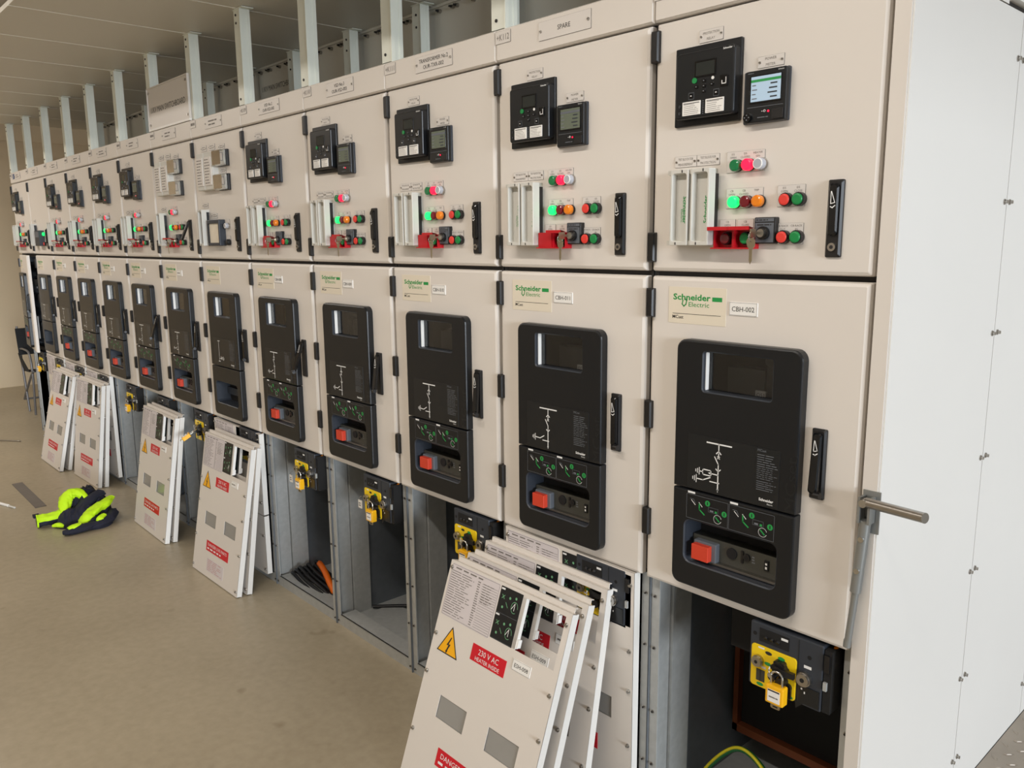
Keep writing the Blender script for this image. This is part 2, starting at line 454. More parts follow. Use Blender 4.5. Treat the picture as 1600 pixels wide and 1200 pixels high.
def f_tb_base(u1):
    def fn(b):
        b.box(.083, u1, -.008, 0, 1.634, 1.806, 'lgrey'); b.box(.088, .2003, -.0215, -.008, 1.646, 1.794, 'black')
        b.box(.083, u1-.002, -.040, -.006, 1.795, 1.806, 'lgrey'); b.box(.083, u1-.002, -.040, -.006, 1.634, 1.645, 'lgrey')
        b.text('Schneider', u1-.0015, 1.715, .005, 'wink', -.0085, rot=PI/2)
    return fn
def f_test_block(flip):
    def fn(b):
        b.ringplate((.0, .050, 1.634, 1.8055), (.0055, .0445, 1.643, 1.797), -.022, -.046, -.028, 'lgrey', 'lgrey', 'lgrey', ro=.003, rh=.006, ch=.0015, n=4)
        b.text('Schneider', .030, 1.715, .0095, 'logo', -.0285, w=.062, rot=-PI/2 if flip else PI/2, bold=.02)
        b.text('Electric', .037 if not flip else .022, 1.728 if not flip else 1.702, .0052, 'logo', -.0285, w=.030, rot=-PI/2 if flip else PI/2)
        for u, z in ((.033, 1.8015), (.018, 1.6385)): b.box(u-.0012, u+.0012, -.0468, -.045, z-.003, z+.003, 'black')
    return fn

def f_plate(u0, u1, z0, z1, caps):
    def fn(b):
        b.slab(u0, u1, z0, z1, 0, -.0018, 'softink', .001, .0004, face='label')
        for u, s in caps:
            rows = s.split('\n')
            for i, r in enumerate(rows): b.text(r, u, z1-.0056-i*.0072, .0046, 'softink', -.0021, maxw=.027)
    return fn
def f_lamp(k):
    def fn(b):
        b.cyl((0, 0, 0), (0, -.006, 0), .0136, 'steel' if k == 'clear' else 'black', 20)
        b.dome(0, 0, .0131, -.006, -.020, k)
        if k == 'clear': b.tube([(.0105*math.cos(a*PI/8), -.0187, .0105*math.sin(a*PI/8)) for a in range(16)], .0016, 'white', 5, closed=True)
    return fn
def f_button(k):
    def fn(b):
        n = 20
        R = lambda rad, y: [(rad*math.cos(2*PI*i/n), y, rad*math.sin(2*PI*i/n)) for i in range(n)]
        b.loft([R(.0145, 0), R(.0145, -.012), R(.0136, -.0140), R(.0120, -.0140)], 'black', smooth=False)
        b.dome(0, 0, .0120, -.012, -.018, k)
    return fn
def f_guard(left_closed):
    def fn(b):
        z0, z1, d = 1.628, 1.668, -.025
        for u in (.204, .2525, .2555, .303): b.box(u-.0012, u+.0012, d, 0, z0, z1, 'redpl')
        b.box(.203, .304, d-.012, 0, z0-.002, z0+.001, 'redpl'); b.box(.203, .304, d, 0, z1-.001, z1+.001, 'redpl')
        b.box(.205, .302, -.004, -.002, z0, z1, 'redpl')
        for u0, u1, cl in ((.203, .253, left_closed), (.255, .305, False)):
            if cl: b.box(u0, u1, d-.003, d-.001, z0, z1, 'redpl')
            else:
                b.poly([(u0-.002, d, z1+.001), (u1+.002, d, z1+.001), (u1+.002, d-.022, z1+.005), (u0-.002, d-.022, z1+.005)], 'redpl')
                b.poly([(u0-.002, d, z1+.003), (u1+.002, d, z1+.003), (u1+.002, d-.022, z1+.007), (u0-.002, d-.022, z1+.007)], 'redpl')
                b.box(u0-.002, u1+.002, d-.024, d-.022, z1-.001, z1+.007, 'redpl')
    return fn
def f_key_switch(b):
    b.slab(.300, .351, 1.637, 1.694, 0, -.016, 'black', .003, .002)
    b.quad(.303, .348, 1.640, 1.682, -.0163, 'grey'); b.quad(.303, .348, 1.6845, 1.6915, -.0163, 'grey')
    b.bars(.305, .346, 1.686, 1.690, 1, 'ink', -.0166, 4, .6, 5); b.bars(.308, .345, 1.675, 1.680, 1, 'ink', -.0166, 6, .5, 3)
    b.cyl((.325, -.016, 1.660), (.325, -.024, 1.660), .0145, 'black', 20); b.cyl((.325, -.024, 1.660), (.325, -.032, 1.660), .009, 'steel', 16)
def f_keys(b):
    # a key standing in the lock and its twin hanging below on the ring
    b.box(-.0015, .0015, -.052, -.030, -.003, .003, 'brass'); b.box(-.0012, .0012, -.070, -.050, -.009, .009, 'brass')
    b.tube([(0, -.066+.010*math.cos(a*PI/6), -.008+.010*math.sin(a*PI/6)) for a in range(12)], .0012, 'chrome', 6, closed=True)
    pts = [(-.009, -.028), (-.012, -.017), (-.008, -.010), (.004, -.010), (.010, -.016), (.009, -.028), (.003, -.034), (.003, -.058), (-.001, -.066), (-.004, -.058), (-.004, -.034)]
    b.poly([(x, -.066, z) for x, z in pts], 'brass'); b.poly([(x, -.0645, z) for x, z in reversed(pts)], 'brass')
    for (x, z), (x2, z2) in zip(pts, pts[1:]+pts[:1]): b.poly([(x, -.066, z), (x2, -.066, z2), (x2, -.0645, z2), (x, -.0645, z)], 'brass')

def f_handle(b):
    # escutcheon, local origin = top centre
    P = lambda ins, y: [(u, y, z) for u, z in rr(-.0165+ins, .0165-ins, -.156+ins, 0-ins, .003, 3)]
    b.loft([P(0, 0), P(0, -.005), P(.004, -.009)], 'black', 'black', 'black')
def f_lever(b, L=.128):
    P = lambda x0, x1, z0, z1, y: [(u, y, z) for u, z in rr(x0, x1, z0, z1, .007, 4)]
    b.loft([P(-.0105, .0105, -L, .004, .003), P(-.0105, .0105, -L, .004, -.004), P(-.0075, .0075, -L+.003, .001, -.007)], 'blackgloss', 'black', 'blackgloss')
    b.line([(-.003, -.012), (.0045, -.034), (-.004, -.036), (-.004, -.012), (-.003, -.012)], .0016, 'wink', -.0074)
    b.line([(-.004, -.042), (.000, -.044), (.005, -.040)], .002, 'wink', -.0074)
def f_lock(b):
    b.cyl((0, 0, -.135), (0, -.013, -.135), .0085, 'steel', 16); b.cyl((0, -.013, -.135), (0, -.0135, -.135), .004, 'ink', 10)
def f_thumb(b):
    b.cyl((.010, -.012, -.128), (.024, -.014, -.128), .0075, 'black', 12)

def f_sticker(b):
    b.slab(.064, .227, 1.447, 1.535, 0, -.0008, 'sticker', .001, .0002)
    y = -.0011
    b.text('Schneider', .0775, 1.5115, .0145, 'logo', y, w=.107, align='L', bold=.025)
    b.quad(.189, .216, 1.5035, 1.5135, y, 'logo')
    b.text('Electric', .123, 1.4945, .0115, 'logo', y, w=.058, align='L')
    b.line([(.106, 1.503), (.104, 1.494), (.109, 1.489), (.115, 1.494), (.117, 1.503), (.112, 1.507)], .0028, 'logo', y)
    b.quad(.0765, .2135, 1.4700, 1.4712, y, 'ink')
    b.text('MCset', .0765, 1.463, .0085, 'ink', y, w=.032, align='L', bold=.008)
def f_idlabel(s, seed=0):
    def fn(b):
        b.slab(.236, .309, 1.475, 1.506, 0, -.0022, 'white', .001, .0006)
        b.line([(.2375, 1.4765), (.3075, 1.4765), (.3075, 1.5045), (.2375, 1.5045), (.2375, 1.4765)], .0006, 'softink', -.0025)
        if s: b.text(s, .2725, 1.4905, .0115, 'ink', -.0026, maxw=.058)
        else: b.bars(.245, .300, 1.486, 1.495, 1, 'softink', -.0026, seed, .5, 3)
    return fn

FU0, FU1 = .110, .4365
def f_fascia_top(b):
    b.ringplate((FU0, FU1, 1.0475, 1.413), (.187, .367, 1.2935, 1.387), .0, -.026, .012, 'fascia', 'slate', None, ro=(.024, .024, .003, .003), rh=.006, ch=.005)
    b.text('MCset', .423, 1.115, .026, 'fascia2', -.0263, w=.125, rot=PI/2)
    b.box(.1872, .1890, -.016, -.004, 1.295, 1.386, 'white')
def f_fascia_bottom(full):
    def fn(b):
        b.ringplate((FU0, FU1, .796, 1.0445), (.147, .3965, .8595, .968), .0, -.026, .045, 'fascia', 'slate', 'void', ro=(.003, .003, .024, .024), rh=.018, ch=.005)
        b.box(.1475, .396, .03, .044, .8945, .93, 'slate') if not full else None
    return fn
def f_pane(b): b.box(.189, .366, -.004, -.001, 1.294, 1.3865, 'glass')
def f_breaker(b):
    # breaker front behind the window
    b.box(.10, .45, .10, .30, .80, 1.50, 'void'); b.box(.20, .30, .06, .10, 1.27, 1.345, 'olive'); b.box(.31, .36, .05, .10, 1.26, 1.42, 'black')
    b.cyl((.325, .05, 1.372), (.325, .035, 1.372), .012, 'blackgloss', 14)
    b.box(.285, .312, .045, .05, 1.281, 1.299, 'label'); b.text('Q51', .2985, 1.290, .009, 'ink', .0445, maxw=.022)
def f_breaker_yellow(b):
    f_breaker(b); b.box(.24, .36, .04, .045, 1.29, 1.40, 'olive'); b.box(.25, .35, .035, .04, 1.305, 1.40, 'lime')
M['lime'] = mat('yellow_green_label', (150, 150, 10), .5)
def f_breaker13(b):
    f_breaker(b)
    b.box(.12, .50, .05, .1, .82, 1.5, 'grey')
    for i in range(5): b.box(.16+.01*i, .44, .03, .05, 1.42-.12*i, 1.48-.12*i, 'slate' if i % 2 else 'fascia')
    b.box(.20, .36, .01, .02, .86, 1.05, 'white')
def f_diagram(kind):
    def fn(b):
        b.slab(.152, .396, 1.053, 1.186, -.0255, -.0268, 'fascia2', .002, .0003)
        y = -.0272; k = 'wink'; w = .0026
        x = .2385
        if kind == 'bus':
            x = .215
            b.line([(.205, 1.173), (.228, 1.173)], .003, k, y); b.line([(x, 1.173), (x, 1.072)], w, k, y); b.line([(.205, 1.072), (.225, 1.072)], .003, k, y)
            b.line([(x, 1.085), (.245, 1.090)], w, k, y); b.line([(.236, 1.096), (.256, 1.082)], w, k, y); b.line([(.236, 1.082), (.256, 1.096)], w, k, y)
            b.line([(.262, 1.097), (.262, 1.080)], w, k, y); b.line([(.268, 1.093), (.268, 1.084)], w, k, y)
            return
        b.line([(.206, 1.173), (.272, 1.173)], .0034, k, y); b.line([(x, 1.173), (x, 1.156)], w, k, y)
        b.line([(x-.006, 1.150), (x, 1.156), (x+.006, 1.150)], w, k, y)
        b.line([(x, 1.150), (x, 1.140)], w, k, y); b.line([(x-.003, 1.143), (x+.003, 1.138)], .0018, k, y); b.line([(x+.003, 1.143), (x-.003, 1.138)], .0018, k, y)
        b.line([(.228, 1.141), (.2385, 1.124), (x, 1.112)], w, k, y)
        b.line([(x-.006, 1.112), (x, 1.107), (x+.006, 1.112)], w, k, y); b.line([(x, 1.107), (x, 1.060)], .003, k, y)
        b.poly([(x-.003, y, 1.064), (x+.003, y, 1.064), (x, y, 1.055)], k)
        b.line([(.217, 1.0785), (x+.003, 1.0785)], w, k, y)
        if kind == 'arrester':
            b.line([(x, 1.098), (.219, 1.0985)], w, k, y); b.line([(.219, 1.105), (.219, 1.092), (.196, 1.092), (.196, 1.105), (.219, 1.105)], w, k, y)
            b.poly([(.219, y, 1.102), (.219, y, 1.095), (.211, y, 1.0985)], k)
            b.line([(.196, 1.0985), (.186, 1.0985)], w, k, y)
            for i, h in enumerate((.008, .005, .0025)): b.line([(.186-.005*i, 1.0985-h), (.186-.005*i, 1.0985+h)], .002, k, y)
            b.line([(.217, 1.088), (.197, 1.0785), (.178, 1.0785)], w, k, y); gx, gz = .178, 1.0785
        else:
            b.line([(.222, 1.092), (.206, 1.083), (.186, 1.084)], w, k, y); gx, gz = .186, 1.084
        for i, h in enumerate((.009, .0055, .003)): b.line([(gx-.005*i, gz-h), (gx-.005*i, gz+h)], .002, k, y)
    return fn
def f_instr(b):
    y = -.0273
    b.slab(.336, .394, 1.060, 1.186, -.0262, -.027, 'fascia2', .001, .0002)
    b.text('MCset', .340, 1.180, .006, 'fineprint', y, align='L', maxw=.022)
    b.bars(.340, .392, 1.140, 1.172, 6, 'fineprint', y, 11, .25, 3); b.bars(.340, .392, 1.112, 1.140, 6, 'fineprint', y, 12, .22, 6)
    b.bars(.340, .392, 1.086, 1.110, 5, 'fineprint', y, 13, .25, 2)
    b.text('Schneider', .366, 1.0665, .0065, 'wink', y, maxw=.046, bold=.03); b.text('Electric', .376, 1.0585, .0035, 'wink', y, maxw=.02)
def f_strip(b):
    """racking instructions printed on the fascia"""
    y = -.0266; g = 'logo'
    for u in (.155, .274): 
        b.quad(u, u+.021, 1.0375, 1.0425, y, 'wink')
    for u0 in (.152, .272):
        b.line([(u0, .974), (u0+.117, .974), (u0+.117, 1.035), (u0, 1.035), (u0, .974)], .0007, 'fineprint', y)
        b.line([(u0+.010, 1.024), (u0+.020, 1.024), (u0+.025, 1.016)], .0011, 'fineprint', y)
        b.line([(u0+.014, 1.021), (u0+.025, 1.011)], .0016, 'wink', y); b.line([(u0+.036, 1.019), (u0+.045, 1.010)], .0016, 'wink', y)
        b.line([(u0+.037, 1.016), (u0+.037, 1.002), (u0+.051, .992)], .0034, g, y)
        for cx, cz in ((u0+.060, 1.022), (u0+.107, 1.006)):
            b.poly([(cx+.0072*math.cos(a*PI/7), y, cz+.0072*math.sin(a*PI/7)) for a in range(14)], g)
            b.quad(cx-.0012, cx+.0012, cz-.004, cz+.004, y-.0003, 'fascia2')
        b.line([(u0+.063, 1.002), (u0+.090, 1.002), (u0+.090, 1.014), (u0+.063, 1.014), (u0+.063, 1.002)], .0006, 'fineprint', y)
        b.quad(u0+.067, u0+.077, 1.0035, 1.0075, y, 'fineprint'); b.quad(u0+.081, u0+.087, 1.002, 1.0075, y, g)
        cx, cz = u0+.089, .989
        b.line([(cx+.0105*math.cos(a), cz+.0105*math.sin(a)) for a in [math.radians(20+t*15) for t in range(22)]], .0014, 'wink', y)
        b.line([(cx-.005, cz+.004), (cx+.004, cz-.004)], .0034, g, y)
def f_rack_panel(b):
    b.box(.150, .395, .010, .044, .865, .922, 'olive'); b.box(.150, .395, -.004, .012, .862, .868, 'steel')
    b.cyl((.262, .010, .900), (.262, .006, .900), .014, 'void', 16); b.box(.288, .294, .006, .010, .885, .915, 'black')
    b.cyl((.303, .010, .902), (.303, .005, .902), .009, 'black', 14); b.cyl((.303, .005, .902), (.303, .0045, .902), .005, 'void', 12)
    b.bars(.316, .328, .890, .910, 3, 'fineprint', .0095, 3, .5, 2)
    b.box(.350, .361, .006, .010, .885, .909, 'void'); b.quad(.353, .358, .889, .895, .0055, 'wink'); b.quad(.353, .358, .899, .904, .0055, 'wink')
def f_rack_flag(b):
    b.slab(.162, .226, .866, .914, .012, -.006, 'grey', .003, .002)
    b.slab(.166, .214, .869, .908, -.006, -.022, 'orange', .002, .0015)

# earthing switch unit
def f_earth(b):
    b.slab(.328, .510, .597, .757, .10, -.002, 'slate', .004, .003)
    b.box(.352, .428, -.003, .0, .713, .746, 'void'); b.box(.4515, .4525, -.003, 0, .60, .752, 'void')
    b.quad(.408, .425, .735, .741, -.0033, 'wink')
    for u in (.37, .385, .40): b.cyl((u, -.002, .727), (u, -.006, .724), .005, 'black', 10)
    for u, z in ((.340, .728), (.478, .718)): b.cyl((u, -.002, z), (u, -.0025, z), .005, 'void', 10)
    b.quad(.466, .484, .690, .697, -.0025, 'wink')
    b.box(.456, .506, -.004, 0, .603, .645, 'fascia2'); b.quad(.462, .466, .636, .640, -.0043, 'wink'); b.quad(.470, .473, .628, .633, -.0043, 'wink')
    b.poly([(.450, -.0045, .603), (.470, -.0045, .603), (.452, -.0045, .585)], 'fascia2')
def f_earth_plate(b):
    b.slab(.334, .449, .598, .703, -.002, -.005, 'yellow', .008, .001)
    y = -.0054
    b.box(.3495, .3715, -.006, -.004, .614, .643, 'olive'); b.quad(.359, .362, .614, .643, -.0063, 'ink')
    b.quad(.352, .368, .696, .700, y, 'wink')
    for u, z, k in ((.379, .691, 'ink'), (.412, .690, 'logo'), (.378, .664, 'logo'), (.360, .606, 'logo'), (.436, .605, 'logo')):
        b.poly([(u+.009*math.cos(a*PI/6), y, z+.0045*math.sin(a*PI/6)) for a in range(12)], k)
    b.quad(.362, .374, .648, .654, -.0058, 'label')
    b.cyl((.432, -.004, .628), (.432, -.012, .628), .010, 'black', 12); b.box(.426, .441, -.010, -.004, .602, .628, 'black')
def f_earth_knob(b):
    b.cyl((.412, -.004, .668), (.412, -.018, .668), .018, 'black', 18, .017)
    for a in range(6): b.cyl((.412+.015*math.cos(a*PI/3), -.005, .668+.015*math.sin(a*PI/3)), (.412+.015*math.cos(a*PI/3), -.017, .668+.015*math.sin(a*PI/3)), .0065, 'black', 10)
    b.poly([(.40, -.0235, .678), (.452, -.0235, .670), (.446, -.0235, .660), (.40, -.0235, .656)], 'black')
    b.box(.408, .452, -.023, -.014, .660, .674, 'black'); b.cyl((.402, -.016, .652), (.402, -.030, .648), .009, 'black', 12)
    b.cyl((.420, -.005, .640), (.420, -.024, .640), .012, 'black', 12)
    b.line([(.398, .674), (.396, .666), (.398, .660)], .003, 'wink', -.031)
    b.cyl((.400, -.030, .656), (.400, -.034, .656), .006, 'chrome', 12)
def f_lockcyl(r):
    def fn(b):
        b.cyl((0, 0, 0), (0, -.013, 0), r, 'steel', 20, r*.95); b.cyl((0, -.013, 0), (0, -.0135, 0), r*.35, 'void', 10)
        b.cyl((0, -.0, 0), (0, -.008, 0), r*1.12, 'steel', 20)
    return fn
def f_earth_sub(b):
    """wiring gear at the right of the unit"""
    b.box(.512, .530, .0, .05, .60, .75, 'void'); b.box(.514, .522, -.006, .0, .655, .675, 'galv'); b.box(.514, .526, -.006, .0, .70, .74, 'black')
    b.cyl((.524, .03, .748), (.524, .015, .742), .006, 'amber', 10)

# padlock: local origin = top of shackle
def f_pad_body(b): b.slab(-.0225, .0225, -.078, -.032, .010, -.010, 'padyellow', .004, .003)
def f_pad_shackle(b):
    pts = [(-.014, 0, -.034), (-.014, 0, -.014)]+[(-.014*math.cos(a*PI/8), 0, -.014+.014*math.sin(a*PI/8)) for a in range(1, 8)]+[(.014, 0, -.014), (.014, 0, -.034)]
    b.tube(pts, .0028, 'chrome', 8)
def f_pad_label(b):
    b.slab(-.016, .015, -.072, -.042, -.0098, -.0108, 'white', .001, .0002); b.quad(-.015, .014, -.046, -.0425, -.0111, 'ink'); b.bars(-.012, .011, -.064, -.056, 1, 'softink', -.0111, 2, .4, 2)
def f_pad_key(b):
    b.slab(-.012, .012, -.092, -.078, .002, -.002, 'brass', .004, .0005); b.box(-.006, .006, -.0024, -.0018, -.088, -.085, 'void')

# removable covers (local: width .52 along x, height H, flanges back)
CW, CH = .52, .705
def grid_plate(b, xs, zs, holes, y0, y1, k):
    xs = sorted(set(xs)); zs = sorted(set(zs))
    inh = lambda i, j: any(h[0]-1e-6 <= (xs[i]+xs[i+1])/2 <= h[1] and h[2] <= (zs[j]+zs[j+1])/2 <= h[3] for h in holes)
    for i in range(len(xs)-1):
        for j in range(len(zs)-1):
            if inh(i, j): continue
            for y in (y0, y1): b.poly([(xs[i], y, zs[j]), (xs[i+1], y, zs[j]), (xs[i+1], y, zs[j+1]), (xs[i], y, zs[j+1])], k)
            if i+1 < len(xs)-1 and inh(i+1, j): b.poly([(xs[i+1], y, z) for y, z in ((y0, zs[j]), (y1, zs[j]), (y1, zs[j+1]), (y0, zs[j+1]))], k)
            if i > 0 and inh(i-1, j): b.poly([(xs[i], y, z) for y, z in ((y0, zs[j]), (y1, zs[j]), (y1, zs[j+1]), (y0, zs[j+1]))], k)
            if j+1 < len(zs)-1 and inh(i, j+1): b.poly([(x, y, zs[j+1]) for x, y in ((xs[i], y0), (xs[i], y1), (xs[i+1], y1), (xs[i+1], y0))], k)
            if j > 0 and inh(i, j-1): b.poly([(x, y, zs[j]) for x, y in ((xs[i], y0), (xs[i], y1), (xs[i+1], y1), (xs[i+1], y0))], k)
CUT = (.346, .500, .546, .692); WIN1 = (.096, .222, .252, .318); WIN2 = (.320, .445, .252, .318)
def f_cover_panel(zlo, zhi, lip, holes):
    def fn(b):
        xs = [0, CW]; zs = [zlo, zhi]
        for h in holes: xs += [h[0], h[1]]; zs += [h[2], h[3]]
        grid_plate(b, xs, zs, holes, 0, .0016, 'paint')
        for x0, x1 in ((0, .0016), (CW-.0016, CW)): b.box(x0, x1, .0016, .026, zlo, zhi, 'paint_daylit')
        b.box(0, CW, .0016, .026, zlo, zlo+.0016, 'paint'); b.box(0, CW, .0016, .018, zhi-.0016, zhi, 'paint')
        if lip: b.box(.012, CW-.008, .016, .018, zhi-.002, zhi+.014, 'paint'); b.box(.012, CW-.008, .018, .027, zhi+.012, zhi+.014, 'paint')
        if CUT in holes:
            b.box(.333, .3455, .0, .014, .548, .692, 'white'); b.box(.3455, .352, .002, .016, .552, .575, 'white')
    return fn
def f_cover_sheet(b):
    b.slab(.010, .236, .538, .698, 0, -.0008, 'sheet', .008, .0002)
    y = -.0011
    b.line([(.013, .541), (.233, .541), (.233, .695), (.013, .695), (.013, .541)], .001, 'softink', y)
    b.bars(.03, .215, .683, .692, 1, 'softink', y, 3, .45, 7)
    b.bars(.016, .125, .545, .680, 19, 'softink', y, 5, .30, 3)
    for i in range(19): b.quad(.160, .230, .5475+i*.0071, .5485+i*.0071, y, 'softink')
    b.bars(.140, .158, .545, .680, 19, 'softink', y, 8, .4, 2); b.bars(.165, .225, .62, .680, 8, 'softink', y, 9, .3, 4)
def f_cover_mimic(b):
    b.slab(.240, .332, .546, .697, 0, -.001, 'fascia2', .001, .0002)
    y = -.0014
    for z0 in (.622, .548):
        b.quad(.243, .258, z0+.066, z0+.071, y, 'wink')
        b.line([(.241, z0), (.331, z0)], .0006, 'fineprint', y)
        g = 'sage'
        b.line([(.252, z0+.052), (.262, z0+.042)], .002, g, y); b.line([(.262, z0+.052), (.252, z0+.042)], .002, g, y)
        for cx, cz in ((.261, z0+.018), (.285, z0+.050), (.309, z0+.056)): b.poly([(cx+.004*math.cos(a*PI/5), y, cz+.004*math.sin(a*PI/5)) for a in range(10)], g)
        b.line([(.309+.013*math.cos(a), z0+.030+.016*math.sin(a)) for a in [t*.4 for t in range(14)]], .0016, g, y)
        b.line([(.298, z0+.024), (.309, z0+.042), (.309, z0+.022)], .0018, 'wink', y)
        b.line([(.272, z0+.034), (.282, z0+.022)], .0018, g, y)
M['sage'] = mat('sage_green_print', (110, 168, 124), .5)
def tri_pts(cx, cz, s): return [(cx, cz+s*.58), (cx-s*.5, cz-s*.29), (cx+s*.5, cz-s*.29)]
def f_warning(b):
    cx, cz = .080, .462
    b.poly([(x, -.0006, z) for x, z in tri_pts(cx, cz, .098)], 'ink'); b.poly([(x, -.0010, z) for x, z in tri_pts(cx, cz, .086)], 'warn')
    bolt = [(.084, .487), (.070, .460), (.079, .462), (.073, .444), (.070, .446), (.075, .436), (.081, .445), (.078, .444), (.088, .466), (.079, .465), (.088, .487)]
    for q in ([0, 1, 2, 9, 10], [2, 8, 9], [2, 3, 7, 8], [3, 4, 5, 6, 7]): b.poly([(bolt[i][0], -.0013, bolt[i][1]) for i in q], 'ink')
def f_heater(b):
    b.slab(.181, .329, .459, .507, 0, -.0008, 'red', .001, .0002)
    b.text('230 V AC', .255, .491, .0165, 'wink', -.0011, w=.088); b.text('HEATER INSIDE', .255, .470, .0115, 'wink', -.0011, w=.106)
def f_cover_id(s, seed):
    def fn(b):
        b.slab(.352, .424, .495, .525, 0, -.0018, 'white', .001, .0004)
        b.line([(.353, .496), (.423, .496), (.423, .524), (.353, .524), (.353, .496)], .0005, 'softink', -.0021)
        if s: b.text(s, .388, .510, .0115, 'ink', -.0022, maxw=.062)
        else: b.bars(.36, .416, .505, .515, 1, 'softink', -.0022, seed, .5, 3)
    return fn
def f_danger(b):
    b.slab(.142, .394, .129, .180, 0, -.0008, 'red', .001, .0002)
    b.text('DANGER LIVE PARTS', .268, .163, .015, 'wink', -.0011, w=.215); b.bars(.155, .382, .136, .149, 1, 'wink', -.0011, 4, .55, 7)
def f_notice(b):
    b.slab(.165, .355, .030, .095, 0, -.0005, 'sheet', .001, .0001); b.bars(.172, .35, .034, .092, 7, 'covertext', -.0008, 6, .35, 4)
def f_cover_window(h):
    def fn(b):
        b.box(h[0]-.004, h[1]+.004, .004, .006, h[2]-.004, h[3]+.004, 'frost')
    return fn
def f_cover_screw(b):
    b.cyl((0, 0, 0), (0, -.003, 0), .0062, 'chrome', 12); b.cyl((0, -.003, 0), (0, -.008, 0), .0042, 'steel', 6); b.cyl((0, .0016, 0), (0, .014, 0), .003, 'steel', 8)
SCR = [(.012, z) for z in (.684, .478, .360, .182, .024)]+[(.508, z) for z in (.672, .482, .362, .196, .024)]

def cover_parts(root, ident, seed, loc=None, screws=True, windows=True):
    part('panel', root, 'cover_panel', f_cover_panel(0, CH, True, [CUT, WIN1, WIN2]))
    part('instruction_sheet', root, 'cover_sheet', f_cover_sheet)
    part('switching_diagram', root, 'cover_mimic', f_cover_mimic)
    part('warning_triangle', root, 'cover_warn', f_warning)
    part('heater_sign', root, 'cover_heater', f_heater)
    part('identity_label', root, 'cover_id_%s%d' % (ident, seed if not ident else 0), f_cover_id(ident, seed))
    part('danger_sign', root, 'cover_danger', f_danger)
    part('notice_label', root, 'cover_notice', f_notice)
    for i, h in enumerate((WIN1, WIN2)): part('viewing_window', root, 'cover_win%d' % i, f_cover_window(h))
    for x, z in SCR: part('screw', root, 'cover_screw', f_cover_screw, (x, 0, z))

# ------------------------------------------------------------------ the thirteen cubicles
D = {1: 'the CBH-002 cubicle nearest the white end panel', 2: 'the SPARE cubicle CBH-011', 3: 'the TRANSFORMER No.2 cubicle CBH-010', 4: 'the VSD No.3 cubicle CBH-009',
     5: 'the VSD No.2 cubicle CBH-008', 6: 'the cubicle with the square framed display', 7: 'the cubicle with clear meter covers and a raised upper handle', 8: 'the relay cubicle left of the two with clear covers',
     9: 'the fifth cubicle from the far end', 10: 'the fourth cubicle from the far end', 11: 'the third cubicle from the far end', 12: 'the second cubicle from the far end, blank above', 13: 'the end cubicle with its lower door ajar'}
LAB = {1: 'cream switchgear cubicle CBH-002 at the near end beside the white end panel',
       2: 'cream switchgear cubicle CBH-011 headed SPARE, covers leaning before it',
       3: 'cream switchgear cubicle CBH-010 headed TRANSFORMER No.2, left of SPARE',
       4: 'cream switchgear cubicle CBH-009 headed VSD No.3, open below with hanging padlock',
       5: 'cream switchgear cubicle CBH-008 with orange cable in its open base',
       6: 'cream cubicle with clear-covered meters and a square black framed display',
       7: 'cream cubicle with clear-covered meters and its upper door handle swung out',
       8: 'cream relay cubicle just left of the cubicle with clear-covered meters',
       9: 'cream relay cubicle, fifth from the far left end of the row',
       10: 'cream relay cubicle, fourth from the far left end of the row',
       11: 'cream relay cubicle, third from the far left end of the row',
       12: 'cream cubicle with a blank upper door, second from the far left end',
       13: 'cream cubicle at the far left end with its lower door ajar'}
NAMES = {2: ['SPARE'], 3: ['TRANSFORMER No.2', 'OUR-TXR-002'], 4: ['VSD No.3', 'OUR-VSD-003'], 5: ['VSD No.2', 'OUR-VSD-002']}
NUMS = {2: '+K112', 3: '+K111', 4: '+K110', 5: '+K109'}
IDS = {1: 'CBH-002', 2: 'CBH-011', 3: 'CBH-010', 4: 'CBH-009', 5: 'CBH-008'}
COVERED = {2, 6, 10, 11, 12}
LEVER_LOW = {1: 5, 2: 0, 3: 4, 4: 8, 5: 20, 6: 0, 7: 5, 8: 18}
LEVER_UP = {7: 24}

def handle(root, u, ztop, ang, lockz, xf, thumb):
    base = Matrix.Translation((u, 0, ztop))
    m = (xf @ base) if xf is not None else base
    h = part('door_handle', root, 'handle', f_handle, xf=m)
    part('lever', h, 'lever_thumb' if thumb else 'lever', (lambda b: (f_lever(b), f_thumb(b))) if thumb else (lambda b: f_lever(b, .100)),
         xf=Matrix.Translation((0, -.009, -.012)) @ Matrix.Rotation(-math.radians(ang), 4, 'X') @ Matrix.Translation((0, -.001, 0)))
    if lockz: part('lock', h, 'handle_lock', f_lock)

def lamp_row(root, key, u0, u1, z0, z1, caps, lamps, builder=f_lamp, name='indicator_lamp', pname='indicator_panel'):
    p = part(pname, root, key, f_plate(u0, u1, z0, z1, caps))
    for u, z, k in lamps:
        part(name, p, builder.__name__+k, builder(k), (u, -.0016, z))
    return p

